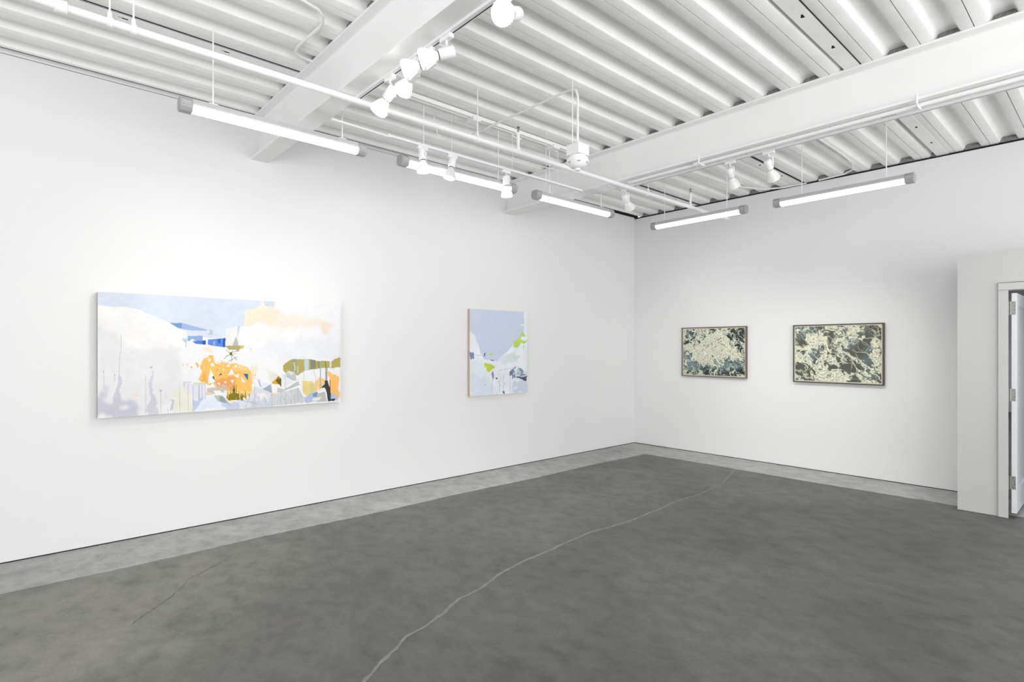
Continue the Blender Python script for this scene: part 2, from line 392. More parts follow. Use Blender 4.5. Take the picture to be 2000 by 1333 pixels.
ART2=[
('p',(240,243,248),3,0,1,[-3,255,82,298,137,400,179,508,235,577,466,601,555,532,675,462,767,380,938,266,938,-35,1009,-38,1009,1070,-3,1017]),
('p',(224,238,240),20,20,0.8,[-3,593,123,585,264,637,292,736,137,790,-3,786]),
('p',(226,234,240),12,14,0.9,[466,591,585,522,767,483,828,607,767,637,585,643]),
('p',(214,226,222),14,14,0.7,[585,542,705,503,813,566,736,616,614,583]),
('p',(218,228,242),24,30,0.8,[-3,728,264,775,408,939,379,1002,-3,1003]),
('p',(204,214,232),16,12,0.9,[736,851,1001,850,1001,1007,721,994]),
('p',(226,236,244),12,8,0.9,[736,923,828,916,828,958,736,959]),
('p',(240,244,250),0,0,1,[947,-46,1008,-48,1008,297,941,266]),
('p',(240,244,250),4,0,1,[859,158,938,148,941,175,891,175]),
('p',(130,145,195),10,0,1,[-3,496,43,492,85,526,75,580,43,555,24,574,-3,578]),
('p',(92,105,160),3,0,1,[238,510,261,501,252,550,238,544]),
('p',(198,216,70),14,1,1,[228,607,278,627,379,639,415,680,350,708,307,717,278,696,235,646]),
('p',(196,218,74),5,0,1,[235,617,252,617,255,676,238,668]),
('p',(200,220,84),5,0,1,[271,637,292,638,292,722,275,714]),
('p',(196,218,74),5,0,1,[309,648,335,648,332,728,315,721]),
('p',(200,220,84),5,0,1,[350,659,379,659,373,711,355,706]),
('p',(196,216,60),8,0,1,[335,673,419,660,413,690,350,700]),
('p',(206,226,120),10,0,1,[314,511,353,516,347,539,318,535]),
('p',(198,224,104),16,0,1,[721,411,813,350,891,277,935,266,941,292,878,318,875,349,938,354,993,347,993,380,875,386,813,442,751,421]),
('p',(205,228,130),12,0,1,[922,412,954,401,941,469,925,463]),
('p',(205,228,140),12,0,1,[805,545,859,541,852,566,813,566]),
('p',(215,235,140),5,0,1,[57,235,79,237,74,254]),
('p',(100,125,120),4,1,0.9,[332,584,408,588,400,598,335,596]),
('p',(120,130,155),14,0,1,[675,727,743,698,782,678,782,719,743,749,782,791,736,820,728,779,675,768]),
('p',(78,86,112),10,0,1,[797,792,875,805,993,798,993,861,938,853,875,825,813,813]),
('p',(140,152,178),12,0,1,[828,700,906,712,954,786,859,794,844,752]),
('p',(235,240,246),6,0,1,[751,698,813,700,805,730,751,729]),
('p',(225,230,240),8,0,1,[797,740,875,732,875,784,813,782]),
('p',(70,74,110),4,0,1,[437,795,456,796,456,816,437,812]),
('p',(110,118,150),4,0,1,[243,871,270,874,257,883]),
('p',(110,120,150),8,0,1,[525,984,555,956,585,957,585,992]),
('p',(130,140,175),10,0,0.9,[364,738,408,720,400,799,371,823]),
('l',(120,130,158),2,0,0.85,[374,818,374,962]),
('l',(120,130,158),2,0,0.85,[682,768,684,982]),
('l',(120,130,158),2,0,0.85,[495,832,495,973]),
('l',(120,130,158),2,0,0.85,[562,784,564,956]),
('l',(120,130,158),2,0,0.85,[444,971,445,1006]),
('l',(120,130,158),2,0,0.85,[660,696,797,684]),
('l',(120,130,158),2,0,0.85,[466,721,645,695]),
('l',(120,130,158),2,0,0.85,[82,528,179,531]),
('l',(120,130,158),2,0,0.85,[782,668,922,723]),
('l',(120,130,158),2,0,0.85,[675,737,922,733]),
('l',(120,130,158),2,0,0.85,[736,810,922,785]),
('l',(120,130,158),2,0,0.85,[859,773,993,772]),
('l',(120,130,158),2,0,0.85,[875,805,993,824]),
('l',(120,130,158),2,0,0.85,[342,763,408,765]),
('l',(130,140,170),1,0,0.85,[714,731,769,751]),
('l',(130,140,170),1,0,0.85,[816,726,907,732]),
('l',(92,100,128),1,0,0.85,[737,781,800,775]),
('l',(92,100,128),1,0,0.85,[909,786,998,790]),
('l',(160,172,196),1,0,0.85,[992,806,1001,810]),
('l',(160,172,196),1,0,0.85,[889,750,959,740]),
('l',(130,140,170),1,0,0.85,[905,833,929,838]),
('l',(130,140,170),1,0,0.85,[772,788,828,798]),
('l',(92,100,128),1,0,0.85,[814,772,850,764]),
('l',(130,140,170),1,0,0.85,[817,756,898,757]),
('l',(235,240,246),1,0,0.85,[707,721,796,721]),
('l',(92,100,128),1,0,0.85,[819,762,860,756]),
('l',(130,140,170),1,0,0.85,[897,785,924,791]),
('l',(92,100,128),1,0,0.85,[764,757,856,753]),
('l',(160,172,196),1,0,0.85,[715,707,761,703]),
('l',(130,140,170),1,0,0.85,[715,805,802,819]),
('l',(130,140,170),1,0,0.85,[783,742,869,744]),
('l',(92,100,128),1,0,0.85,[990,758,1001,774]),
('l',(130,140,170),1,0,0.85,[821,752,906,759]),
('l',(235,240,246),1,0,0.85,[804,781,855,772]),
('l',(130,140,170),1,0,0.85,[754,782,778,776]),
('l',(130,140,170),1,0,0.85,[682,705,727,724]),
('l',(235,240,246),1,0,0.85,[907,761,999,752]),
('l',(130,140,170),1,0,0.85,[729,753,810,770]),
('l',(160,172,196),1,0,0.85,[858,739,942,733]),
('l',(92,100,128),1,0,0.85,[854,793,886,793]),
('l',(130,140,170),1,0,0.85,[701,739,745,755]),
('l',(235,240,246),1,0,0.85,[853,751,893,763]),
('l',(130,140,170),1,0,0.85,[929,800,981,790]),
('l',(92,100,128),1,0,0.85,[807,778,839,787]),
('l',(130,140,170),1,0,0.85,[701,718,757,727]),
('l',(130,140,170),1,0,0.85,[719,742,801,753]),
('l',(92,100,128),1,0,0.85,[841,819,926,834]),
('l',(92,100,128),1,0,0.85,[662,751,716,752]),
('l',(160,172,196),1,0,0.85,[847,787,938,801]),
('l',(160,172,196),1,0,0.85,[740,734,772,748]),
('l',(92,100,128),1,0,0.85,[926,748,988,753]),
('l',(160,172,196),1,0,0.85,[903,787,996,786]),
('l',(160,172,196),1,0,0.85,[866,778,933,798]),
('l',(235,240,246),1,0,0.85,[776,739,821,732]),
('l',(235,240,246),1,0,0.85,[685,792,759,797]),
('l',(235,240,246),1,0,0.85,[975,824,1001,827]),
('l',(235,240,246),1,0,0.85,[829,778,852,768]),
('l',(235,240,246),1,0,0.85,[750,746,813,758]),
('l',(92,100,128),1,0,0.85,[810,768,866,759]),
('l',(130,140,170),1,0,0.85,[716,778,764,791]),
('l',(150,160,190),1,0,0.8,[509,877,507,911]),
('l',(120,130,165),1,0,0.8,[442,847,439,861]),
('l',(120,130,165),1,0,0.8,[579,872,581,882]),
('l',(150,160,190),1,0,0.8,[418,909,426,945]),
('l',(150,160,190),1,0,0.8,[381,811,381,835]),
('l',(120,130,165),1,0,0.8,[387,745,386,760]),
('l',(120,130,165),1,0,0.8,[570,764,569,791]),
('l',(150,160,190),1,0,0.8,[534,763,535,784]),
('l',(120,130,165),1,0,0.8,[506,786,510,812]),
('l',(120,130,165),1,0,0.8,[362,912,358,943]),
('l',(120,130,165),1,0,0.8,[596,870,592,895]),
('l',(150,160,190),1,0,0.8,[445,814,443,823]),
('l',(150,160,190),1,0,0.8,[486,750,484,768]),
('l',(150,160,190),1,0,0.8,[336,759,338,768]),
('l',(120,130,165),1,0,0.8,[387,805,385,836]),
('l',(120,130,165),1,0,0.8,[570,912,573,922]),
('l',(120,130,165),1,0,0.8,[455,889,453,911]),
('l',(150,160,190),1,0,0.8,[481,834,482,864]),
('l',(150,160,190),1,0,0.8,[428,781,427,807]),
('l',(120,130,165),1,0,0.8,[338,880,336,890]),
('l',(150,160,190),1,0,0.8,[566,803,562,812]),
('l',(150,160,190),1,0,0.8,[472,861,469,872]),
]

# ---------------- helpers ----------------
def lin(c):
    c = [x/255 for x in c]
    return tuple(x/12.92 if x <= .04045 else ((x+.055)/1.055)**2.4 for x in c)
class MB:
    def __init__(s): s.v = []; s.f = []
    def add(s, vs, fs):
        n = len(s.v); s.v += [tuple(v) for v in vs]; s.f += [tuple(n+i for i in f) for f in fs]; return s
    def box(s, x0, x1, y0, y1, z0, z1):
        return s.add([(x0,y0,z0),(x1,y0,z0),(x1,y1,z0),(x0,y1,z0),(x0,y0,z1),(x1,y0,z1),(x1,y1,z1),(x0,y1,z1)],
                     [(0,3,2,1),(4,5,6,7),(0,1,5,4),(1,2,6,5),(2,3,7,6),(3,0,4,7)])
    def tube(s, pts, r, n=12, caps=True):
        pts = [Vector(p) for p in pts]; rr = r if isinstance(r, (list, tuple)) else [r]*len(pts)
        ref = None; rings = []
        for i, p in enumerate(pts):
            d = (pts[min(i+1, len(pts)-1)]-pts[max(i-1, 0)]).normalized()
            if ref is None:
                ref = d.orthogonal().normalized()
            ref = (ref - d*ref.dot(d)).normalized(); b = d.cross(ref)
            rings.append([p+(ref*math.cos(2*math.pi*k/n)+b*math.sin(2*math.pi*k/n))*rr[i] for k in range(n)])
        vs = [v for rg in rings for v in rg]; fs = []
        for i in range(len(rings)-1):
            for k in range(n):
                a = i*n+k; b2 = i*n+(k+1) % n; fs.append((a, b2, b2+n, a+n))
        if caps: fs.append(tuple(range(n-1, -1, -1))); fs.append(tuple(range((len(rings)-1)*n, len(rings)*n)))
        return s.add(vs, fs)
    def lathe(s, o, axis, prof, n=24):      # prof: (distance along the axis, radius)
        axis = Vector(axis).normalized(); o = Vector(o); u = axis.orthogonal().normalized(); v = axis.cross(u)
        vs = []; fs = []
        for t, r in prof:
            for k in range(n):
                a = 2*math.pi*k/n; vs.append(o+axis*t+(u*math.cos(a)+v*math.sin(a))*max(r, 1e-4))
        for i in range(len(prof)-1):
            for k in range(n):
                a = i*n+k; b = i*n+(k+1) % n; fs.append((a, b, b+n, a+n))
        fs.append(tuple(range(n-1, -1, -1))); fs.append(tuple(range((len(prof)-1)*n, len(prof)*n)))
        return s.add(vs, fs)
    def prism_x(s, prof, x0, x1):           # closed (y, z) outline swept along x
        n = len(prof); vs = [(x0, y, z) for y, z in prof]+[(x1, y, z) for y, z in prof]
        fs = [(i, (i+1) % n, n+(i+1) % n, n+i) for i in range(n)]
        fs.append(tuple(range(n-1, -1, -1))); fs.append(tuple(range(n, 2*n)))
        return s.add(vs, fs)
    def prism_y(s, prof, y0, y1):           # closed (x, z) outline swept along y
        n = len(prof); vs = [(x, y0, z) for x, z in prof]+[(x, y1, z) for x, z in prof]
        fs = [(i, (i+1) % n, n+(i+1) % n, n+i) for i in range(n)]
        fs.append(tuple(range(n-1, -1, -1))); fs.append(tuple(range(n, 2*n)))
        return s.add(vs, fs)
    def build(s, name, mat, parent=None, smooth=False, bevel=0, org=None, **tags):
        me = bpy.data.meshes.new(name); vs = s.v
        if org is not None: vs = [(v[0]-org[0], v[1]-org[1], v[2]-org[2]) for v in vs]
        me.from_pydata(vs, [], s.f); me.update()
        import bmesh
        bm = bmesh.new(); bm.from_mesh(me); bmesh.ops.recalc_face_normals(bm, faces=bm.faces); bm.to_mesh(me); bm.free()
        me.materials.append(mat)
        o = bpy.data.objects.new(name, me); COL.objects.link(o)
        if org is not None and parent is None: o.location = org
        if parent is not None: o.parent = parent
        if smooth:
            for p in me.polygons: p.use_smooth = True
            try: me.set_sharp_from_angle(angle=math.radians(38))
            except Exception: pass
        if bevel:
            b = o.modifiers.new('bevel', 'BEVEL'); b.width = bevel; b.segments = 2; b.limit_method = 'ANGLE'
        for k, v in tags.items(): o[k] = v
        return o
def thing(name, loc, label, category, group=None):
    o = bpy.data.objects.new(name, None); COL.objects.link(o); o.location = loc; o.empty_display_size = .1
    o['label'] = label; o['category'] = category
    if group: o['group'] = group
    return o
def meta(label, category, group=None):
    d = dict(label=label, category=category)
    if group: d['group'] = group
    return d
# ---------------- materials ----------------
def mat(name, col, rough=.6, metal=0, emit=None, var=0, scale=3, bump=0, bscale=200, spec=.5):
    m = bpy.data.materials.new(name); m.use_nodes = True; nt = m.node_tree; b = nt.nodes['Principled BSDF']
    b.inputs['Roughness'].default_value = rough; b.inputs['Metallic'].default_value = metal
    b.inputs['Specular IOR Level'].default_value = spec
    b.inputs['Base Color'].default_value = (*col, 1)
    tc = nt.nodes.new('ShaderNodeTexCoord')
    if var:
        n = nt.nodes.new('ShaderNodeTexNoise'); n.inputs['Scale'].default_value = scale; n.inputs['Detail'].default_value = 5
        nt.links.new(tc.outputs['Object'], n.inputs['Vector'])
        r = nt.nodes.new('ShaderNodeMapRange'); r.inputs['From Min'].default_value = .25; r.inputs['From Max'].default_value = .75
        r.inputs['To Min'].default_value = 1-var; r.inputs['To Max'].default_value = 1+var
        nt.links.new(n.outputs['Fac'], r.inputs['Value'])
        v = nt.nodes.new('ShaderNodeVectorMath'); v.operation = 'SCALE'; v.inputs[0].default_value = col
        nt.links.new(r.outputs[0], v.inputs['Scale']); nt.links.new(v.outputs[0], b.inputs['Base Color'])
    if bump:
        n = nt.nodes.new('ShaderNodeTexNoise'); n.inputs['Scale'].default_value = bscale; n.inputs['Detail'].default_value = 3
        nt.links.new(tc.outputs['Object'], n.inputs['Vector'])
        bp = nt.nodes.new('ShaderNodeBump'); bp.inputs['Strength'].default_value = bump; bp.inputs['Distance'].default_value = .002
        nt.links.new(n.outputs['Fac'], bp.inputs['Height']); nt.links.new(bp.outputs[0], b.inputs['Normal'])
    if emit:
        b.inputs['Emission Color'].default_value = (*emit[0], 1); b.inputs['Emission Strength'].default_value = emit[1]
    return m
def concrete(name, c0, c1, c2, patch=.7, tone_patches=False):
    m = bpy.data.materials.new(name); m.use_nodes = True; nt = m.node_tree; N = nt.nodes; L = nt.links; b = N['Principled BSDF']
    tc = N.new('ShaderNodeTexCoord')
    def noise(sc, det, mp=(1, 1, 1), rot=0, dist=0):
        g = N.new('ShaderNodeMapping'); g.inputs['Scale'].default_value = mp; g.inputs['Rotation'].default_value = (0, 0, rot)
        n = N.new('ShaderNodeTexNoise'); n.inputs['Scale'].default_value = sc; n.inputs['Detail'].default_value = det
        n.inputs['Distortion'].default_value = dist; n.inputs['Roughness'].default_value = .6
        L.new(tc.outputs['Object'], g.inputs[0]); L.new(g.outputs[0], n.inputs['Vector']); return n.outputs['Fac']
    def ramp(f, stops):
        r = N.new('ShaderNodeValToRGB'); e = r.color_ramp.elements
        while len(e) < len(stops): e.new(.5)
        for i, (p, c) in enumerate(stops): e[i].position = p; e[i].color = (*c, 1)
        L.new(f, r.inputs[0]); return r.outputs[0]
    def mix(t, f, a, bb):
        x = N.new('ShaderNodeMix'); x.data_type = 'RGBA'; x.blend_type = t
        if isinstance(f, float): x.inputs[0].default_value = f
        else: L.new(f, x.inputs[0])
        L.new(a, x.inputs[6]); L.new(bb, x.inputs[7]); return x.outputs[2]
    base = ramp(noise(patch, 8, (1, 1, 1), .4, .6), [(.3, c0), (.5, c1), (.7, c2)])
    g1 = ramp(noise(6, 12, (1, 1.3, 1), .7, .15), [(.3, (.74,)*3), (.52, (1,)*3), (.75, (1.18,)*3)])
    g2 = ramp(noise(40, 6, (1, 1, 1), 0, 0), [(.3, (.90,)*3), (.6, (1,)*3), (.8, (1.08,)*3)])
    wv = N.new('ShaderNodeTexVoronoi'); wv.inputs['Scale'].default_value = 2.6; L.new(tc.outputs['Object'], wv.inputs['Vector'])
    sp = ramp(wv.outputs['Distance'], [(0, (1, 1, 1)), (.010, (1, 1, 1)), (.016, (0, 0, 0))])
    c = mix('MULTIPLY', 1.0, base, g1); c = mix('MULTIPLY', 1.0, c, g2)
    if tone_patches:      # paler patches by the left wall, darker ones in the middle of the room
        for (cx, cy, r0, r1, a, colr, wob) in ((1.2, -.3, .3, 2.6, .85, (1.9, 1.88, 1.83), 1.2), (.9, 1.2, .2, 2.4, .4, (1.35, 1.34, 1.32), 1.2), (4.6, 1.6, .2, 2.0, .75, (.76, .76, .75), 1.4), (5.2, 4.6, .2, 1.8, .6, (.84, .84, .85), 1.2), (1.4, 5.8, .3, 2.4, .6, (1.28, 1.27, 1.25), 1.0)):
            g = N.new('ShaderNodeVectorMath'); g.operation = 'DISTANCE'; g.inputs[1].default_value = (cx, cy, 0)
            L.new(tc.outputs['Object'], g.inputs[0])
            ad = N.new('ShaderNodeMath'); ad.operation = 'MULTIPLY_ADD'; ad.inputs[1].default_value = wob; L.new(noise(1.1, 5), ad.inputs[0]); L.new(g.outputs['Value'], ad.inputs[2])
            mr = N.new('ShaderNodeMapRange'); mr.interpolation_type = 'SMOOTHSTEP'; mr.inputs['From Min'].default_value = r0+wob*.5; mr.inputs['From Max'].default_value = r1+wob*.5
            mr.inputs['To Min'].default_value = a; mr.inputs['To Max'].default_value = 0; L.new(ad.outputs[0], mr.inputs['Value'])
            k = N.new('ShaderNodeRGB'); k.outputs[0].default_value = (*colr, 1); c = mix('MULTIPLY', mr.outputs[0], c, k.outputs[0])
    lt = N.new('ShaderNodeRGB'); lt.outputs[0].default_value = (.45, .45, .43, 1)
    c = mix('MIX', sp, c, lt.outputs[0])
    L.new(c, b.inputs['Base Color'])
    rr = N.new('ShaderNodeMapRange'); rr.inputs['To Min'].default_value = .42; rr.inputs['To Max'].default_value = .66
    L.new(noise(2.2, 6), rr.inputs['Value']); L.new(rr.outputs[0], b.inputs['Roughness'])
    b.inputs['Specular IOR Level'].default_value = .35
    bp = N.new('ShaderNodeBump'); bp.inputs['Strength'].default_value = .12; bp.inputs['Distance'].default_value = .002
    L.new(noise(60, 6), bp.inputs['Height']); L.new(bp.outputs[0], b.inputs['Normal'])
    return m
W = (.80, .80, .80)
M_wall = mat('white_wall_paint', W, .75, bump=.12, bscale=160, spec=.2, var=.008, scale=1.2)
M_part = mat('shaded_partition_paint', (.52, .52, .515), .7, bump=.1, bscale=160, spec=.2, var=.012, scale=2)  # wall paint darkened: the partition's weaker light is put into the colour
M_deck = mat('white_painted_steel_deck', (.93, .93, .92), .55, var=.04, scale=6, spec=.3)
M_beam = mat('white_painted_beam', (.90, .90, .895), .6, var=.015, scale=3, spec=.25)
M_pipe = mat('white_pipe_paint', (.88, .88, .875), .5, var=.02, scale=8, spec=.3)
M_track = mat('white_track_enamel', (.85, .85, .85), .45, var=.01)
M_slot = mat('dark_slot', (.05, .05, .05), .9, var=.1)
M_gap = mat('black_shadow_gap', (.012, .012, .012), .95, var=.1)
M_closure = mat('grey_closure_foam', (.24, .235, .23), .95, var=.4, scale=40, bump=.5, bscale=90)
M_cap = mat('grey_moulded_plastic', (.36, .36, .365), .4, var=.05, scale=20)
M_house = mat('light_grey_housing', (.50, .50, .51), .45, var=.02)
M_tube = mat('glowing_white_diffuser', (.9, .9, .9), .4, emit=((.97, .985, 1), TUBE), var=.005)
M_lens = mat('glowing_lamp_lens', (.9, .9, .9), .4, emit=((1, .97, .92), 11), var=.005)
M_lensd = mat('softly_glowing_lamp_lens', (.9, .9, .9), .4, emit=((1, .98, .95), .5), var=.005)
M_bulb = mat('white_glass_bulb', (.88, .88, .88), .3, var=.01, emit=((1, .985, .96), .12))
M_bulbd = mat('unlit_looking_bulb', (.80, .80, .79), .35, var=.02)
M_ring = mat('dark_gasket', (.06, .06, .06), .6, var=.05)
M_brass = mat('dull_brass', (.30, .24, .16), .4, metal=.8, var=.2, scale=60)
M_ply = mat('pale_plywood_edge', (.60, .44, .31), .7, var=.08, scale=14)
M_stretch = mat('beige_canvas_side', (.53, .49, .47), .85, var=.06, scale=30, bump=.3, bscale=400)
M_walnut = mat('dark_walnut_frame', (.085, .062, .045), .5, var=.25, scale=18)
M_walnut2 = mat('mid_brown_frame', (.15, .115, .085), .5, var=.2, scale=18)
M_hinge = mat('brushed_steel_hinge', (.30, .30, .28), .42, metal=.85, var=.06, scale=50)
M_screw = mat('screw_head', (.05, .05, .05), .5, metal=.6, var=.05)
M_door = mat('white_door_paint', (.72, .73, .75), .42, var=.01, spec=.4)
M_glass = mat('window_glass', (.9, .95, 1), .05, var=.002)
M_floor = concrete('dark_patchy_concrete', (.112, .111, .101), (.140, .139, .127), (.172, .169, .155), tone_patches=True)
M_edge = concrete('pale_perimeter_concrete', (.36, .36, .35), (.43, .43, .415), (.51, .51, .49), patch=1.4)
M_fill = mat('pale_crack_filler', (.25, .247, .232), .8, var=.2, scale=12)
# ---------------- setting ----------------
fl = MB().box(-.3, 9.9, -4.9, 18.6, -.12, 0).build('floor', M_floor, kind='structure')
def ragged(a, b, base, amp, n):   # edge offsets
    return [base+amp*(random.random()-.5)+amp*1.5*math.sin(i*.13+base*7) for i in range(n)]
def slab_y():      # strip of paler concrete along the left wall
    n = 240; m = MB(); ys = np.linspace(-2.5, 7.78, n); e = ragged(0, 0, .672, .008, n)
    vs = []
    for y, x in zip(ys, e): vs += [(.0, y, 0), (.0, y, .002), (x, y, .002), (x+.004, y, 0)]
    fs = []
    for i in range(n-1):
        for k in range(3): a = i*4+k; fs.append((a, a+1, a+5, a+4))
    return m.add(vs, fs)
def slab_x():
    n = 160; m = MB(); xs = np.linspace(.67, 9.5, n); e = ragged(0, 0, 7.10, .008, n)
    vs = []
    for x, y in zip(xs, e): vs += [(x, 7.788, 0), (x, 7.788, .002), (x, y, .002), (x, y-.004, 0)]
    fs = []
    for i in range(n-1):
        for k in range(3): a = i*4+k; fs.append((a, a+1, a+5, a+4))
    return m.add(vs, fs)
slab_y().build('perimeter_slab', M_edge, fl)
slab_x().build('perimeter_slab', M_edge, fl)
def ribbon(path, w, z, seed, step=.02, amp=.011):
    rnd = random.Random(seed); P = [Vector((*p, 0)) for p in path]; out = []
    for a, b in zip(P, P[1:]):
        n = max(1, int((b-a).length/step))
        for i in range(n): out.append(a.lerp(b, i/n))
    out.append(P[-1]); vs = []; o = 0
    for i, p in enumerate(out):
        d = (out[min(i+1, len(out)-1)]-out[max(i-1, 0)]).normalized(); nrm = Vector((-d.y, d.x, 0))
        o = o*.85+rnd.uniform(-amp, amp)*.5; ww = w*rnd.uniform(.45, 1.15)
        vs += [p+nrm*(o+ww)+Vector((0, 0, z)), p+nrm*(o-ww)+Vector((0, 0, z))]
    return MB().add(vs, [(2*i, 2*i+1, 2*i+3, 2*i+2) for i in range(len(out)-1)])
CR = [(3.16,1.19),(3.124,1.259),(3.026,1.417),(2.953,1.556),(2.893,1.623),(2.86,1.78),(2.815,1.935),(2.73,2.12),(2.692,2.329),(2.60,2.56),(2.562,2.771),
      (2.509,3.176),(2.434,3.73),(2.476,4.20),(2.476,4.504),(2.428,5.023),(2.432,5.623),(2.357,6.225),(2.182,6.827),(2.098,7.09)]
ribbon(CR, .0135, .0012, 1, step=.035, amp=.012).build('filled_crack', M_fill, fl)
M_hair = mat('dark_hairline', (.05, .05, .048), .9, var=.3, scale=30)
ribbon([(1.72,.53),(1.45,.78),(1.22,.93),(1.04,1.17),(.92,1.30)], .0016, .0012, 5, amp=.012).build('hairline_crack', M_hair, fl)
ribbon([(.70,1.60),(.66,1.72),(.62,1.76)], .0012, .003, 6, amp=.01).build('hairline_crack', M_hair, fl)
# left wall: board above a black shadow gap, thin joint and white trim near the deck
M_w = M_wall
MB().box(-.12, 0, -4.6, 7.788, .010, 3.772).build('wall_left', M_w, kind='structure')
MB().box(-.2, -.012, -4.6, 7.9, 0, .012).box(-.2, -.008, -4.6, 7.9, 3.77, 3.95).build('shadow_gap_1', M_gap, kind='structure')
MB().box(-.12, 0, -4.6, 4.84, 3.777, 3.814).build('trim_2', M_wall, kind='structure')
# back wall
MB().box(0, 4.55, BACK, BACK+.12, .010, 3.745).box(4.55, 9.6, BACK, BACK+.12, 2.47, 3.745).build('wall_back', M_w, kind='structure')
MB().box(-.1, 4.54, BACK+.012, BACK+.2, 0, .012).box(-.1, 9.6, BACK+.02, BACK+.2, 3.74, 3.77).build('shadow_gap_3', M_gap, kind='structure')
# lower partition with the doorway
pf = MB().box(4.43, 4.78, 6.95, 7.05, .004, 2.50).box(4.78, 5.78, 6.95, 7.05, 2.135, 2.50).box(5.78, 9.6, 6.95, 7.05, .004, 2.50)
pf.box(4.43, 4.53, 7.05, BACK-.001, .004, 2.50).box(4.53, 9.6, 7.05, BACK-.001, 2.44, 2.50)
pf.build('wall_right', M_part, kind='structure')
# walls out of the frame, with windows made up to hold the fill lights
MB().box(-.12, 3.4, -4.72, -4.6, 0, 3.9).box(9.4, 9.6, -4.72, -4.6, 0, 3.9).box(3.4, 9.4, -4.72, -4.6, 0, .12).box(3.4, 9.4, -4.72, -4.6, 3.12, 3.9).build('wall_front', M_w, kind='structure')
MB().box(9.6, 9.72, -4.72, -2.3, 0, 3.9).box(9.6, 9.72, 6.7, 7.9, 0, 3.9).box(9.6, 9.72, -2.3, 6.7, 0, .12).box(9.6, 9.72, -2.3, 6.7, 3.12, 3.9).build('wall_side', M_w, kind='structure')
wf = MB()
for i in range(7): wf.box(3.4+i*.99, 3.45+i*.99, -4.70, -4.64, .12, 3.12)
for z in (.12, 2.3, 3.07): wf.box(3.4, 9.4, -4.70, -4.64, z, z+.05)
wf.build('added_window_1', M_track, kind='structure')
wf = MB()
for i in range(10): wf.box(9.64, 9.70, -2.3+i*.99, -2.25+i*.99, .12, 3.12)
for z in (.12, 2.3, 3.07): wf.box(9.64, 9.70, -2.3, 6.7, z, z+.05)
wf.build('added_window_2', M_track, kind='structure')
# room past the doorway
MB().box(2.0, 2.1, BACK+.12, 18.4, 0, 3.1).box(9.6, 9.7, BACK, 18.4, 0, 3.1).box(2, 9.7, 18.4, 18.5, 0, 3.1).build('wall_far', M_w, kind='structure')
# ---------------- corrugated steel deck ----------------
ZD = 3.77; PITCH = .2995; X0 = 4.12; DEP = .052; TH = .0015
roof = MB().box(-.3, 9.9, -4.9, 7.95, 3.90, 3.98).box(2, 9.7, 7.95, 18.5, 3.02, 3.1).build('ceiling', M_deck, kind='structure')
def deck_panel(c, last=False):
    h = PITCH/2
    prof = [(-h+.003, .014), (-h+.003, 0), (-.086, 0), (-.074, .005), (-.056, DEP-.007), (-.044, DEP), (.044, DEP), (.056, DEP-.007), (.074, .005), (.086, 0), (h-.003, 0), (h-.003, .014)]
    if last: prof = [(-.25+.0, .060), (-h+.02, .056), (-h+.035, .004)]+prof[2:]
    v = []; n = len(prof)
    for y in (-4.6, BACK+.05):
        for x, z in prof: v.append((x, y, z))
    return MB().add(v, [(i, i+1, n+i+1, n+i) for i in range(n-1)])
first = None
for k in range(-13, 19):
    c = X0+k*PITCH
    if first is None:
        last = deck_panel(c, True).build('deck_panel', M_deck, roof, smooth=True); last.location = (c, 0, ZD); first = 1; continue
    if first == 1:
        first = deck_panel(c).build('deck_panel', M_deck, roof, smooth=True); first.location = (c, 0, ZD); continue
    o = first.copy(); COL.objects.link(o); o.location = (c, 0, ZD)
# cover strips with punched slots in some flutes
def strip(c, y0, y1, slots, kind):
    w = .053; m = MB(); ys = [y0]
    def P(xa, xb, ya, yb): m.box(c+xa, c+xb, ya, yb, ZD-.003, ZD+.004)
    y = y0
    for s in slots:
        if s < y0 or s > y1: continue
        L2 = .028
        P(-w, w, y, s-L2); 
        P(-w, -.012, s-L2, s+L2); P(.016, w, s-L2, s+L2)
        P(-.012, -.002, s-L2, s-.006)
        y = s+L2
    P(-w, w, y, y1)
    m.box(c-w, c-w+.004, y0, y1, ZD, ZD+.03); m.box(c+w-.004, c+w, y0, y1, ZD, ZD+.03)
    o = m.build('cover_strip', M_deck, roof)
    MB().box(c-w+.006, c+w+.013, y0, y1, ZD+.006, ZD+.012).build('slot_shade', M_gap, o)  # black sheet painted in for the shade behind slots and right-hand gap
strip(1.128, -1.5, 1.70, [-.06+.62*i-.0 for i in range(-2, 3)], 0)
strip(X0+.012, 1.86, 4.84, [3.30+.56*i-.56*2 for i in range(6)], 0)
for c in (X0+.035, 2.615, 1.10): strip(c, 5.04, BACK+.02, [5.40+.62*i for i in range(4)], 0)
# closures in the flutes over the beams and at the back wall
cl = MB().prism_y([(-.080, .001), (.080, .001), (.054, .044), (.044, .050), (-.044, .050), (-.054, .044)], 0, .02)
base = None
for k in range(-13, 6):
    c = X0+k*PITCH
    for y in (1.725, 1.82, 4.89, 5.0, BACK+.002):
        if base is None:
            base = cl.build('flute_closure', M_closure, roof); base.location = (c, y, ZD); continue
        o = base.copy(); COL.objects.link(o); o.location = (c, y, ZD)
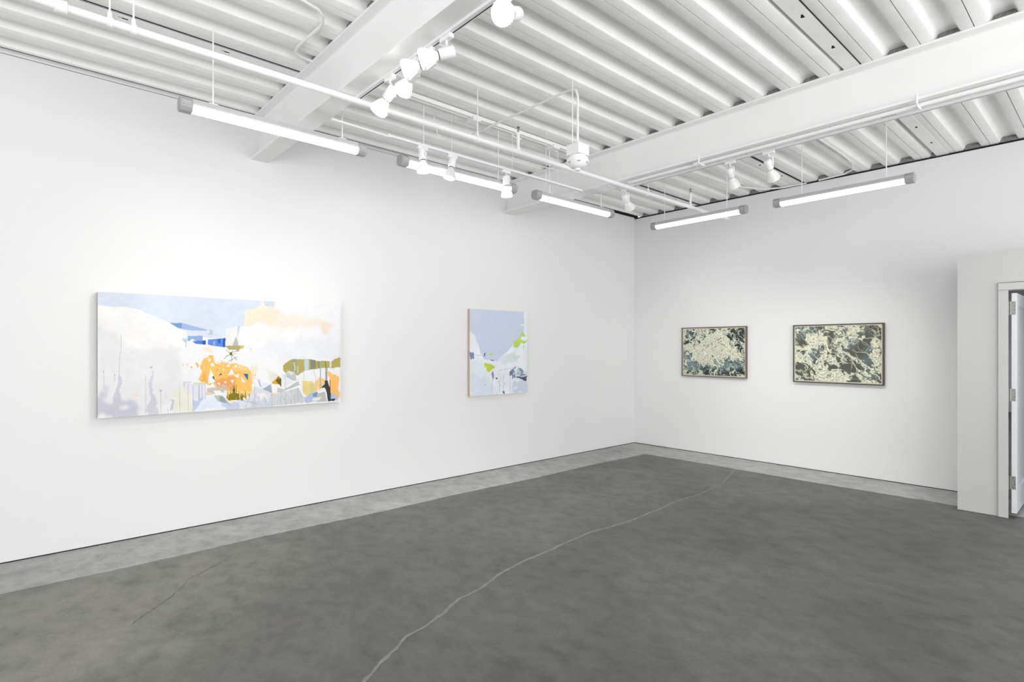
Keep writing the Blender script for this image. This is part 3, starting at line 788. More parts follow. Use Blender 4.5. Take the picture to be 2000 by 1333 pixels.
# ---------------- beams ----------------
def beam(y0, y1, label):
    z0, z1, t = 3.38, ZD-.001, .018; yc = (y0+y1)/2; r = .018; tw = .006
    pr = [(y0, z0), (y1, z0), (y1, z0+t)]
    for i in range(5): a = i/4*math.pi/2; pr.append((yc+tw+r-r*math.sin(a), z0+t+r-r*math.cos(a)))
    for i in range(5): a = i/4*math.pi/2; pr.append((yc+tw+r-r*math.cos(a), z1-t-r+r*math.sin(a)))
    pr += [(y1, z1-t), (y1, z1), (y0, z1), (y0, z1-t)]
    for i in range(5): a = i/4*math.pi/2; pr.append((yc-tw-r+r*math.sin(a), z1-t-r+r*math.cos(a)))
    for i in range(5): a = i/4*math.pi/2; pr.append((yc-tw-r+r*math.cos(a), z0+t+r-r*math.sin(a)))
    pr += [(y0, z0+t)]
    return MB().prism_x(pr, .001, 9.59).build('steel_beam', M_beam, smooth=True, **meta(label, 'beam', 'white steel beams under the deck'))
beam(1.70, 1.858, 'white steel ceiling beam nearer the viewer, crossing above the large landscape painting')
beam(4.845, 5.045, 'white steel ceiling beam farther off, nearer the back wall, with the long pipe rail along it')
# ---------------- lighting tracks ----------------
def track_x(x0, x1, y, label, z=3.38):
    root = thing('lighting_track', (x0, y, z-.02), label, 'track')
    m = MB().box(0, x1-x0, -.018, .003, .0, .019).box(0, x1-x0, .0125, .018, 0, .019).box(0, x1-x0, .003, .0125, .010, .019).box(-.006, 0, -.018, .018, 0, .019)
    m.build('track_body', M_track, root)
    MB().box(0.002, x1-x0, .003, .0125, .0012, .010).build('track_slot', M_slot, root)
    return root
track_x(1.875, 9.4, 1.838, 'white lighting track under the edge of the nearer beam')
t3 = track_x(1.76, 9.4, 5.066, 'white lighting track along the far edge of the farther beam')
root = thing('lighting_track', (1.50, 2.33, 3.325), 'slim white lighting track running parallel to the left wall between the two beams', 'track')
MB().box(-.018, -.006, 0, 2.38, 0, .02).box(.006, .018, 0, 2.38, 0, .02).box(-.006, .006, 0, 2.38, .009, .02).box(-.018, .018, -.03, 0, -.004, .022).build('track_body', M_track, root)
MB().box(-.006, .006, 0, 2.38, .006, .009).build('track_slot', M_slot, root)
MB().tube([(0, -.50, .018), (0, -.03, .008)], .009).build('feed_conduit', M_pipe, root, smooth=True)
# hanging wire of that track
for yy in (.62, 1.35, 2.0): MB().tube([(0, yy, .02), (0, yy, .378)], .002, 6).build('hanger_wire', M_pipe, root)
# ---------------- track heads ----------------
def head(mount, aim, label, group, power=0, lens='on', along='x', drop=.085, L=.10, R=.058, big=1.0):
    root = thing('track_head', mount, label, 'track light', group)
    a = Vector(aim).normalized()
    m = MB()
    if along == 'x': m.box(-.05, .05, -.016, .016, -.026, 0)
    else: m.box(-.016, .016, -.05, .05, -.026, 0)
    m.build('adapter', M_track, root, bevel=.003)
    piv = Vector((0, 0, -.026-drop))
    side = a.cross(Vector((0, 0, 1)))
    side = side.normalized() if side.length > .05 else Vector((1, 0, 0))
    y = MB()
    sp = piv+side*.036
    y.tube([(0, 0, -.02), (0, 0, -.045), tuple(side*.036+Vector((0, 0, -.06))), tuple(sp)], .0065, 8)
    y.lathe(piv+side*.028, side, [(0, .013), (.014, .013)], 14)
    y.build('yoke', M_track, root, smooth=True)
    s0 = piv-a*.05
    MB().lathe(s0, a, [(0, .022), (.006, .031), (.012, .033), (.085, .033), (.092, .030), (.094, .026)], 28).build('lamp_socket', M_track, root, smooth=True)
    MB().lathe(s0, a, [(.094, .0235), (.098, .0235)], 24).build('gasket', M_ring, root, smooth=True)
    prof = [(.098, .020), (.108, .026), (.125, .034), (.15, .045), (.178, .0545), (.192, .0585), (.197, .0585), (.198, .055)]
    BM = M_bulb if lens == 'on' else M_bulbd
    b = MB().lathe(s0, a, prof, 32).build('bulb', BM, root, smooth=True)
    f = MB()
    u = a.orthogonal().normalized(); v = a.cross(u)
    for k in range(24):
        t = 2*math.pi*k/24; d = u*math.cos(t)+v*math.sin(t); q = v*math.cos(t)-u*math.sin(t)
        A = s0+a*.125+d*.033; B = s0+a*.185+d*.0575; o2 = q*.0012
        f.add([A-o2, A+o2, B+o2, B-o2, A-o2+d*.003, A+o2+d*.003, B+o2+d*.003, B-o2+d*.003], [(0,1,2,3),(4,5,6,7),(0,1,5,4),(2,3,7,6),(1,2,6,5),(0,3,7,4)])
    f.build('cooling_fin', BM, root)['kind'] = 'stuff'
    MB().lathe(s0, a, [(.198, .054), (.203, .050), (.206, .038), (.2075, .02), (.208, .001)], 28).build('lamp_lens', M_lens if lens == 'on' else M_lensd, root, smooth=True)
    if power:
        d = bpy.data.lights.new('lamp_light', 'SPOT'); d.energy = power; d.spot_size = math.radians(75); d.spot_blend = .9
        d.shadow_soft_size = .05; d.color = (1, .975, .94)
        o = bpy.data.objects.new('lamp_light', d); COL.objects.link(o); o.parent = root
        o.location = s0+a*.215; o.rotation_euler = a.to_track_quat('-Z', 'Y').to_euler()
    return root
G1 = 'track lights on the nearer beam'; G2 = 'track lights on the slim track by the left wall'; G3 = 'track lights on the farther beam'
Z1 = 3.36
head((2.36, 1.838, Z1), (-.80, -.16, -.58), 'white track light hanging lowest, leftmost on the nearer beam, aimed down left', G1, SPOT*1.8)
head((2.64, 1.838, Z1), (-.90, .02, -.42), 'track light with dazzling bulb seen side on, second from the left on the nearer beam', G1, SPOT*1.5, drop=.06)
head((2.80, 1.838, Z1), (-.70, -.62, -.25), 'white track light with a ribbed bulb, third from the left on the nearer beam', G1, SPOT*.5, drop=.05)
head((2.99, 1.838, Z1), (-.62, -.80, -.30), 'white track light with a dazzling oval lens, fourth from the left on the nearer beam', G1, SPOT*.5, drop=.07)
head((3.56, 1.838, Z1), (.35, -.90, -.50), 'dazzling track light facing the viewer, highest on the nearer beam', G1, SPOT*.5, drop=.10)
for x, a in ((4.4, (-.1, -.9, -.5)), (5.6, (.3, -.9, -.5)), (6.8, (.2, .8, -.7)), (8.0, (.6, .5, -.6))):
    head((x, 1.838, Z1), a, 'white track light on the nearer beam, out of sight above the frame', G1+' out of the frame', SPOT)
head((1.50, 2.64, 3.325), (-.03, .12, -.99), 'white track light washed out by glow at the second fluorescent fixture, leftmost of three', G2, SPOT*1, 'on', along='y', drop=.040)
head((1.50, 2.956, 3.325), (-.02, -.22, -.97), 'white track light with a slanted socket, before the middle of the second fluorescent fixture', G2, SPOT*1.2, 'dim', along='y', drop=.040)
head((1.50, 3.60, 3.325), (-.03, .10, -.99), 'white track light with a flared bulb over the right end of the second fluorescent fixture', G2, SPOT*3.5, 'on', along='y', drop=.075)
head((1.835, 5.066, Z1), (-.15, .78, -.60), 'white track light at the near-wall end of the farther beam, seen from behind', G3, SPOT*3, 'dim')
head((3.04, 5.066, Z1), (-.10, .72, -.70), 'middle one of the three visible track lights on the farther beam, hanging straight', G3, SPOT*3.2, 'dim')
head((3.40, 5.066, Z1), (.0, .68, -.74), 'larger-looking track light on the farther beam, left of the right back-wall fixture', G3, SPOT*3.2, 'dim', drop=.095)
for x in (5.35, 6.6, 8.0):
    head((x, 5.066, Z1), (-.1, .8, -.6), 'white track light on the farther beam beyond the right edge of the picture', G3+' out of the frame', SPOT*1.4)
# ---------------- pipe rail and clamps along the farther beam ----------------
rail = thing('pipe_rail', (2.1, 4.915, 3.36), 'white conduit running under the farther beam, held by beam clamps', 'conduit')
MB().tube([(-.11, 0, 0), (7.2, 0, 0)], .016, 14).build('conduit', M_pipe, rail, smooth=True)
for x in (.75, 2.45, 4.6, 6.5): MB().tube([(x, -.085, .055), (x, -.085, -.012), (x, -.07, -.024), (x, .0, -.024), (x, .02, -.02)], .007, 10).build('beam_clamp', M_pipe, rail, smooth=True)
MB().box(.66, .72, -.04, .02, -.022, .012).build('coupling', M_pipe, rail, bevel=.004)
MB().box(-.36, -.205, -.045, .06, .0, .019).build('junction_box', M_pipe, rail, bevel=.004)
MB().box(2.2, 2.3, .012, .03, -.012, .006).build('label_plate', M_cap, rail)
# ---------------- sprinkler main ----------------
PX, PZ = 1.935, 3.334
pipe = thing('sprinkler_pipe', (PX, -2, PZ), 'thick white sprinkler pipe running under both beams toward the back wall', 'pipe')
MB().tube([(0, 0, 0), (0, 9.2, 0)], .0215, 20).build('pipe_run', M_pipe, pipe, smooth=True)
for y in (.2,): MB().lathe((0, 2+y-.03, 0), (0, 1, 0), [(0, .027), (.004, .033), (.05, .033), (.054, .027)], 20).build('coupling', M_pipe, pipe, smooth=True)
for y in (.40, .506, 2.9, 5.35):
    MB().tube([(0, 2+y, .03), (0, 2+y, .43)], .0045, 8).build('hanger_rod', M_pipe, pipe, smooth=True)
    MB().lathe((0, 2+y-.013, 0), (0, 1, 0), [(0, .024), (0, .028), (.026, .028), (.026, .024)], 18).lathe((0, 2+y, .024), (0, 0, 1), [(0, .012), (.03, .010), (.034, .007)], 12).build('pipe_clamp', M_pipe, pipe, smooth=True)
def sprinkler(y, label):
    r = bpy.data.objects.new('sprinkler', None); COL.objects.link(r); r.parent = pipe; r.location = (0, y+2, 0); r['label'] = label
    MB().lathe((0, 0, 0), (0, 0, 1), [(.015, .022), (.03, .022), (.034, .014), (.15, .014), (.152, .017), (.175, .017), (.178, .009)], 16).build('nipple', M_pipe, r, smooth=True)
    m = MB().lathe((0, 0, .178), (0, 0, 1), [(0, .009), (.010, .009), (.012, .004)], 12)
    m.tube([(-.004, 0, .186), (-.012, 0, .198), (-.008, 0, .214), (0, 0, .22)], .0025, 6).tube([(.004, 0, .186), (.012, 0, .198), (.008, 0, .214), (0, 0, .22)], .0025, 6)
    m.tube([(0, 0, .19), (0, 0, .218)], .002, 6).lathe((0, 0, .22), (0, 0, 1), [(0, .014), (.002, .016), (.003, .014)], 14)
    m.build('brass_frame', M_brass, r, smooth=True)
sprinkler(3.36, 'brass upright sprinkler head between the two beams, left of the hanging detector')
sprinkler(6.25, 'brass upright sprinkler head near the back wall, above the shorter-looking back fixture')
# ---------------- other conduits ----------------
cp = [(2.30,1.05),(2.17,1.20),(2.138,1.36),(2.113,1.459),(2.06,1.52),(1.98,1.55),(1.929,1.554),(1.734,1.545),(1.58,1.538),(1.50,1.552),(1.464,1.596),(1.45,1.70)]
ctr = [(x, y, 3.755) for x, y in cp]
MB().tube(ctr, .0105, 10).build('bent_conduit', M_pipe, smooth=True, **meta('thin white conduit bent in a hook just before the nearer beam', 'conduit'))
det = thing('smoke_detector', (2.58, 3.42, 3.05), 'white smoke detector hanging under a square box on two rods', 'detector')
MB().tube([(-1.5, -.0, .665), (-.16, 0, .665), (-.07, 0, .66), (-.02, 0, .64), (0, 0, .59), (.0, 0, .19)], .0095, 12).build('feed_conduit', M_pipe, det, smooth=True)
MB().tube([(-.03, -.03, .72), (-.03, -.03, .18)], .004, 8).build('hanger_rod', M_pipe, det, smooth=True)
MB().box(-.066, .066, -.066, .066, .10, .185).build('square_box', M_pipe, det, bevel=.004)
MB().lathe((0, 0, 0), (0, 0, -1), [(-.10, .06), (-.095, .070), (-.075, .072), (-.072, .088), (-.05, .090), (-.035, .080), (-.012, .066), (.0, .044), (.004, .024), (.018, .020), (.022, .001)], 32).build('detector_body', M_pipe, det, smooth=True)
for k in range(6):
    t = k*math.pi/3+.3
    MB().box(-.012, .012, -.003, .003, -.004, .004).build('vent_slot', M_cap, det).matrix_local = Matrix.Translation((math.cos(t)*.080, math.sin(t)*.080, .036)) @ Matrix.Rotation(t+math.pi/2, 4, 'Z')
wwy = thing('wireway', (1.462, 2.45, 3.735), 'white wireway with small boxes fixed under the deck between the two beams', 'conduit')
MB().box(-.03, -.012, 0, 2.39, 0, .034).box(-.012, .012, 0, 2.39, .012, .034).box(.012, .03, 0, 2.39, 0, .034).build('channel', M_deck, wwy)
for y in (.78, 1.85): MB().box(-.05, .05, y-.04, y+.05, -.03, .01).build('junction_box', M_pipe, wwy, bevel=.003)
for y in (1.42, 1.95): MB().tube([(-.02, y, -.01), (-.035, y-.01, -.02), (-.045, y-.05, -.02), (-.048, y-.09, -.01), (-.05, y-.14, .02)], .006, 8).build('flex_drop', M_pipe, wwy, smooth=True)
sq = [(1.23,2.98,3.60),(1.22,3.05,3.57),(1.23,3.2,3.575),(1.20,3.32,3.60),(1.21,3.6,3.58),(1.2,4.0,3.60),(1.21,4.84,3.62)]
MB().tube([(1.22, 2.95, 3.76)]+sq, .006, 8).build('loose_cable', M_pipe, smooth=True, **meta('loose white cable sagging under the deck beside the wireway, right of the slim track', 'cable'))
for (x, y, z0, lb) in ((1.70, 3.95, 3.22, 'thin white wire hanging straight down left of the smoke detector'),):
    MB().tube([(x, y, ZD), (x, y, z0+.02), (x+.006, y, z0)], .0022, 6).build('hanging_wire', M_pipe, **meta(lb, 'wire'))
MB().tube([(2.0,6.55,3.75),(2.02,6.9,3.75),(2.1,7.3,3.745),(2.25,7.55,3.735),(2.45,7.66,3.73),(2.75,7.70,3.735)], .009, 10).build('bent_conduit', M_pipe, smooth=True, **meta('thin white conduit bent along the top of the back wall over the left back fixture', 'conduit'))
MB().tube([(3.42,5.5,3.755),(3.42,6.9,3.755),(3.40,7.3,3.752),(3.34,7.55,3.745),(3.2,7.66,3.74),(2.9,7.70,3.74)], .010, 10).build('bent_conduit', M_pipe, smooth=True, **meta('white conduit curving at the wall top over the left end of the right back fixture', 'conduit'))
for x, y, lb in ((2.05, 5.95, 'small white junction box under the deck above the left back fixture'), (3.20, 5.62, 'small white junction box under the deck beside the bigger track light')):
    MB().box(x-.05, x+.05, y-.05, y+.05, 3.735, 3.769).box(x-.012, x+.012, y-.08, y-.05, 3.74, 3.765).build('junction_box', M_pipe, bevel=.004, **meta(lb, 'box'))
# ---------------- fluorescent fixtures ----------------
FL_N = [0]
def fixture(loc, axis, L, label, rods, group='fluorescent fixtures with grey end caps', facing=None):
    root = thing('fluorescent_fixture', loc, label, 'light fixture', group)
    if axis == 'x': root.rotation_euler = (0, 0, -R90)     # local y is the long axis
    h = L/2; e = .075
    ring = []
    n = 18
    for i in range(n):                                      # rounded diffuser, lower three quarters
        t = math.radians(200+ (340-200)*0) if False else None
    prof = []
    for i in range(13):
        t = math.radians(180+15*i); prof.append((.040*math.cos(t), -.006+.034*math.sin(t)))
    prof += [(.039, .002), (-.039, .002)]
    MB().prism_y(prof, -h+e, h-e).build('diffuser', M_tube, root, smooth=True)
    hp = [(-.042, .002), (.042, .002), (.042, .018), (.034, .046), (-.034, .046), (-.042, .018)]
    MB().prism_y(hp, -h+e, h-e).build('housing', M_house, root)
    MB().prism_y([(-.0435, .006), (.0435, .006), (.0435, .010), (-.0435, .010)], -h+e, h-e).build('clip_rail', M_track, root)
    for s in (-1, 1):
        cp2 = [(-.030, .050), (.030, .050), (.047, .026), (.047, -.018), (.028, -.042), (-.028, -.042), (-.047, -.018), (-.047, .026)]
        a, b = (s*(h-e), s*h) if s > 0 else (s*h, s*(h-e))
        c = MB().prism_y(cp2, a, b).build('end_cap', M_cap, root, bevel=.004)
        for z in (.004, .014):
            for xx in (.0465, -.0485): MB().box(xx, xx+.002, min(a, b)+.014, max(a, b)-.012, z, z+.005).build('latch', M_house, c)
    for y in rods:
        MB().box(-.016, .016, y-.03, y+.03, .044, .060).build('mounting_clip', M_track, root, bevel=.003)
        MB().tube([(0, y, .058), (0, y, ZD-loc[2]+.0)], .005, 8).build('hanger_rod', M_pipe, root, smooth=True)
    return root
XL, YB, ZF = 1.39, 6.35, 3.2
fixture((XL, 1.495, ZF), 'y', 1.33, 'glowing fluorescent fixture crossing in front of the nearer beam, leftmost of the five', (-.46, .47))
fixture((XL, 3.145, ZF), 'y', 1.33, 'glowing fluorescent fixture partly behind three track lights, second from the left', (-.42, .45))
fixture((XL, 4.74, ZF), 'y', 1.30, 'glowing fluorescent fixture crossing the end of the farther beam near the room corner', (-.42, .45))
fixture((1.955, YB, ZF), 'x', 1.28, 'glowing fluorescent fixture in front of the back wall, the one nearer the room corner', (-.45, .40))
fixture((3.56, YB, ZF), 'x', 1.30, 'glowing fluorescent fixture in front of the back wall, the one farther right', (-.36, .42))
OUT = 'added fluorescent fixtures out of the frame'  # unseen fixtures added to balance the room's light
for p in ((7.6, -3.0, ZF), (7.6, -1.2, ZF), (7.6, 3.2, ZF), (7.6, 4.9, ZF)):
    fixture(p, 'y', 1.30, 'added fluorescent fixture out of the frame', (-.42, .42), OUT)
# ---------------- paintings ----------------
def vnoise(h, w, cy, cx, seed):
    r = np.random.RandomState(seed); g = r.rand(int(cy)+3, int(cx)+3)
    y = np.linspace(0, cy, h); x = np.linspace(0, cx, w)
    yi = y.astype(int); xi = x.astype(int); fy = (y-yi)[:, None]; fx = (x-xi)[None, :]
    fy = fy*fy*(3-2*fy); fx = fx*fx*(3-2*fx)
    a = g[np.ix_(yi, xi)]; b = g[np.ix_(yi, xi+1)]; c = g[np.ix_(yi+1, xi)]; d = g[np.ix_(yi+1, xi+1)]
    return (a*(1-fx)+b*fx)*(1-fy)+(c*(1-fx)+d*fx)*fy-.5
def fbm(h, w, cy, cx, seed, o=4):
    s = 0; a = 1; t = 0
    for i in range(o):
        s = s+a*vnoise(h, w, cy*2**i, cx*2**i, seed+i*7); t += a; a *= .55
    return s/t*2
def inside(P, X, Y):
    m = np.zeros(X.shape, bool); n = len(P)
    for i in range(n):
        x0, y0 = P[i]; x1, y1 = P[(i+1) % n]
        if y0 == y1: continue
        c = ((y0 > Y) != (y1 > Y)) & (X < (x1-x0)*(Y-y0)/(y1-y0)+x0)
        m ^= c
    return m
def blur(m, r):
    if r < 1: return m
    r = int(r); k = 2*r+1
    for ax in (0, 1):
        p = np.pad(m, [(r+1, r) if a == ax else (0, 0) for a in (0, 1)], mode='edge'); c = np.cumsum(p, axis=ax)
        m = (np.take(c, range(k, c.shape[ax]), axis=ax)-np.take(c, range(0, c.shape[ax]-k), axis=ax))/k
    return m
def paint(W_, H_, base, ops, pxw, pxh, seed):
    img = np.ones((H_, W_, 3))*np.array(lin(base)); U, V = np.meshgrid(np.linspace(0, 1000, W_), np.linspace(0, 1000, H_))
    nu = fbm(H_, W_, 14, 26, seed, 4); nv = fbm(H_, W_, 14, 26, seed+50, 4); tone = fbm(H_, W_, 6, 10, seed+90, 5)
    for kind, col, wob, soft, al, P in ops:
        pts = [(P[i], P[i+1]) for i in range(0, len(P), 2)]
        wu = wob/pxw*1000; wv = wob/pxh*1000; su = soft/pxw*1000; mg = 14+2*wu+2*su
        if kind == 'l':
            (a, b), (c, d) = (pts[0], pts[1]) if len(pts) == 2 else (pts[0], pts[-1])
            m = np.zeros(U.shape)
            for (a, b), (c, d) in zip(pts, pts[1:]):
                ex, ey = (c-a)*pxw/1000, (d-b)*pxh/1000; L = max(1e-6, math.hypot(ex, ey))
                px, py = (U-a)*pxw/1000, (V-b)*pxh/1000; t = np.clip((px*ex+py*ey)/L**2, 0, 1)
                m = np.maximum(m, np.clip(1.6-np.hypot(px-t*ex, py-t*ey)/1.4, 0, 1))
        else:
            xs = [p[0] for p in pts]; ys = [p[1] for p in pts]; mv = 14+2*wv+2*soft/pxh*1000
            i0 = int(max(0, (min(xs)-mg)/1000*W_)); i1 = int(min(W_, (max(xs)+mg)/1000*W_+1))
            j0 = int(max(0, (min(ys)-mv)/1000*H_)); j1 = int(min(H_, (max(ys)+mv)/1000*H_+1))
            if i1 <= i0 or j1 <= j0: continue
            m = np.zeros(U.shape); s = (slice(j0, j1), slice(i0, i1))
            m[s] = inside(pts, U[s]+nu[s]*wu*2.2, V[s]+nv[s]*wv*2.2)
            if soft: m[s] = blur(m[s], soft/pxw*W_*.6)
            if soft >= 10: m = m*np.clip(1+tone*.5, .3, 1)
        c = np.array(lin(col)); mm = (m*al)[..., None]
        tt = (1+tone*.10)[..., None]
        img = img*(1-mm)+c*tt*mm
    img = img*(1+fbm(H_, W_, 26, 40, seed+8, 3)[..., None]*.025)
    return np.clip(img*.93*(1+fbm(H_, W_, 60, 90, seed+3, 2)[..., None]*.02), 0, 1)
def canvas(name, root, img, uvec, org, wid, hei, m):
    """flat printed face: grid of points in the painting's own plane, colour stored per point"""
    H_, W_ = img.shape[:2]
    u = np.linspace(0, wid, W_); v = np.linspace(0, hei, H_)
    Ug, Vg = np.meshgrid(u, v); co = np.zeros((H_*W_, 3))
    co[:, 0] = org[0]+Ug.ravel()*uvec[0]; co[:, 1] = org[1]+Ug.ravel()*uvec[1]; co[:, 2] = org[2]-Vg.ravel()
    me = bpy.data.meshes.new(name); idx = np.arange(H_*W_).reshape(H_, W_)
    q = np.stack([idx[:-1, :-1], idx[1:, :-1], idx[1:, 1:], idx[:-1, 1:]], -1).reshape(-1, 4)
    me.vertices.add(H_*W_); me.vertices.foreach_set('co', co.ravel())
    me.loops.add(q.size); me.loops.foreach_set('vertex_index', q.ravel().astype(np.int32))
    me.polygons.add(len(q)); me.polygons.foreach_set('loop_start', np.arange(0, q.size, 4, dtype=np.int32))
    try: me.polygons.foreach_set('loop_total', np.full(len(q), 4, dtype=np.int32))
    except Exception: pass
    me.update(calc_edges=True)
    at = me.color_attributes.new('paint', 'FLOAT_COLOR', 'POINT')
    at.data.foreach_set('color', np.concatenate([img.reshape(-1, 3), np.ones((H_*W_, 1))], 1).astype(np.float32).ravel())
    me.materials.append(m)
    o = bpy.data.objects.new(name, me); COL.objects.link(o); o.parent = root; return o
def paint_mat(name, rough):
    m = bpy.data.materials.new(name); m.use_nodes = True; nt = m.node_tree; b = nt.nodes['Principled BSDF']
    a = nt.nodes.new('ShaderNodeAttribute'); a.attribute_name = 'paint'
    nt.links.new(a.outputs['Color'], b.inputs['Base Color']); b.inputs['Roughness'].default_value = rough
    b.inputs['Specular IOR Level'].default_value = .15
    return m
M_art = paint_mat('acrylic_paint', .65)
# 1: long landscape on the left wall
D1 = .085
p1 = thing('painting', (0, .525, 1.035), 'long pale abstract landscape painting with orange and blue shards on the left wall', 'painting')
w1, h1 = 2.03, 1.005
MB().box(.004, D1-.001, 0, w1, 0, h1).build('stretcher_sides', M_stretch, p1)
i1 = paint(640, 316, (237, 237, 238), ART1, 1766, 840, 5)
canvas('canvas_face', p1, i1, (0, 1), (D1, 0, h1), w1, h1, M_art)
# 2: smaller one
D2 = .045
p2 = thing('painting', (0, 4.278, .985), 'nearly square pale blue and white painting with lime green splashes on the left wall', 'painting')
w2, h2 = .99, 1.098
MB().box(.004, D2-.001, 0, w2, 0, h2).build('panel_sides', M_ply, p2)
i2 = paint(250, 278, (208, 218, 236), ART2, 679, 1000, 15)
canvas('canvas_face', p2, i2, (0, 1), (D2, 0, h2), w2, h2, M_art)
# 3, 4: framed prints on the back wall
def ellip(U, V, cx, cy, rx, ry, ang=0):
    c, s = math.cos(ang), math.sin(ang); x = (U-cx); y = (V-cy)
    return np.clip(1.4-np.hypot((x*c+y*s)/rx, (-x*s+y*c)/ry), 0, 1)
def nz(X, Y, seed, o=4):       # lattice noise sampled at any coordinates, so it can be turned and stretched
    r = np.random.RandomState(seed); s = 0; a = 1; t = 0
    for i in range(o):
        g = r.rand(64, 64); x = X*2**i+11.3*i; y = Y*2**i+7.7*i; xi = np.floor(x).astype(int); yi = np.floor(y).astype(int)
        fx = x-xi; fy = y-yi; fx = fx*fx*(3-2*fx); fy = fy*fy*(3-2*fy)
        A = g[yi % 64, xi % 64]; B = g[yi % 64, (xi+1) % 64]; C = g[(yi+1) % 64, xi % 64]; D = g[(yi+1) % 64, (xi+1) % 64]
        s = s+a*((A*(1-fx)+B*fx)*(1-fy)+(C*(1-fx)+D*fx)*fy-.5); t += a; a *= .58
    return s/t*2
def camo(W_, H_, seed, dark, cream, teal, stripes, sc, ang=.75):
    as_ = W_/H_; U, V = np.meshgrid(np.linspace(0, 1, W_), np.linspace(0, 1, H_))
    X0_ = U*as_; c, s = math.cos(ang), math.sin(ang)
    wx = nz(X0_*5, V*5, seed+500, 3)*.10; wy = nz(X0_*5, V*5, seed+600, 3)*.10
    X = (X0_+wx)*c+(V+wy)*s; Y = -(X0_+wx)*s+(V+wy)*c
    n1 = nz(X*5*sc, Y*9*sc, seed, 5); n2 = nz(X*20*sc, Y*30*sc, seed+31, 3); n3 = nz(X*4*sc, Y*6*sc, seed+77, 4); n4 = nz(X0_*34*sc, V*34*sc, seed+99, 2)
    rid = 1-np.abs(nz(X*3.2*sc, Y*6.5*sc, seed+111, 4))*9; rid2 = 1-np.abs(nz(X0_*8*sc+n1*.6, V*8*sc, seed+211, 3))*9
    bias = np.zeros(U.shape)
    for (cx, cy, rx, ry, an, a) in dark: bias = np.minimum(bias, -a*ellip(U+n3*.06, V+n1*.06, cx, cy, rx, ry, an)) if True else bias
    for (cx, cy, rx, ry, an, a) in cream: bias = bias+a*ellip(U+n3*.04, V+n1*.04, cx, cy, rx, ry, an)
    tl = np.zeros(U.shape)
    for (cx, cy, rx, ry, an, a) in teal: tl = np.maximum(tl, a*ellip(U+n1*.06, V+n3*.06, cx, cy, rx, ry, an))
    tl = np.clip(tl*1.2+n3*.5, 0, 1)
    f = bias+n1*1.1+n2*.75
    C_CREAM = np.array(lin((236, 235, 208))); C_MID = np.array(lin((150, 166, 160))); C_TEAL = np.array(lin((112, 134, 138))); C_DARK = np.array(lin((50, 55, 60))); C_BLK = np.array(lin((22, 24, 24)))
    img = np.ones((H_, W_, 3))*C_CREAM
    g = np.clip((.06-f)*9, 0, 1)[..., None]; img = img*(1-g)+C_MID*g
    g = np.clip((-.10-f)*9, 0, 1)[..., None]; dk = C_DARK*(1-tl[..., None])+C_TEAL*tl[..., None]; img = img*(1-g)+dk*g
    if stripes:
        ph = (X0_*.66+V*.75+n1*.004)*2*math.pi*stripes
        st = np.clip(.5+np.sin(ph)*2.2, 0, 1); zone = np.clip((.0-f)*7, 0, 1)
        s1 = (st*zone*(.50-.25*tl))[..., None]; img = img*(1-s1)+C_CREAM*s1*.50; s2 = ((1-st)*zone*(.97-.70*tl))[..., None]; img = img*(1-s2)+C_BLK*s2
    r = np.clip(np.maximum(rid*1.5-.45, rid2*1.2-.45)*1.8, 0, 1)*np.clip(.85+bias*.5+n3*1.1, 0, 1)
    img = img*(1-r[..., None])+C_CREAM*r[..., None]
    sp = np.clip((n4-.20)*10, 0, 1)*np.clip(.75+f, 0, 1)*np.clip(.7+n3*1.2, 0, 1); img = img*(1-sp[..., None]*.8)+np.array(lin((66, 74, 66)))*sp[..., None]*.8
    sp = np.clip((-n4-.18)*10, 0, 1)*np.clip(.5+f, 0, 1); img = img*(1-sp[..., None]*.6)+C_MID*sp[..., None]*.6
    return np.clip(img*.93, 0, 1)
i4 = camo(520, 372, 21,
    dark=[(.07,.87,.16,.20,0,.7),(.30,.52,.10,.22,.3,.55),(.05,.25,.08,.10,.6,.5),(.48,.15,.12,.08,0,.5),(.78,.40,.16,.22,0,.75),(.68,.55,.10,.10,0,.5),(.93,.12,.10,.18,0,.75),(.72,.76,.14,.12,.4,.6),(.46,.74,.09,.08,0,.5),(.72,.93,.08,.12,0,.8),(.42,.38,.10,.12,0,.3),(.35,.66,.08,.06,0,.5),(.95,.92,.06,.08,0,.5),(.85,.62,.10,.10,0,.35)],
    cream=[(.25,.25,.13,.08,.55,.7),(.33,.42,.14,.055,.8,.8),(.44,.62,.15,.05,.8,.8),(.10,.58,.14,.07,.75,.9),(.55,.95,.14,.12,0,.9),(.38,.90,.10,.08,0,.7),(.93,.35,.035,.14,0,.9),(.80,.93,.14,.035,.7,.8),(.76,.78,.12,.02,.8,.8),(.86,.98,.10,.05,0,.5),(.92,.72,.05,.08,0,.4)],
    teal=[(.12,.10,.14,.12,0,.9),(.62,.27,.12,.16,0,.9),(.20,.48,.10,.16,0,.8),(.86,.85,.10,.12,0,.9),(.85,.62,.12,.10,0,.6),(.88,.42,.06,.12,0,.7),(.33,.76,.06,.05,0,.8),(.70,.12,.14,.08,0,.7),(.55,.50,.10,.08,0,.6)],
    stripes=62, sc=1.0, ang=.72)
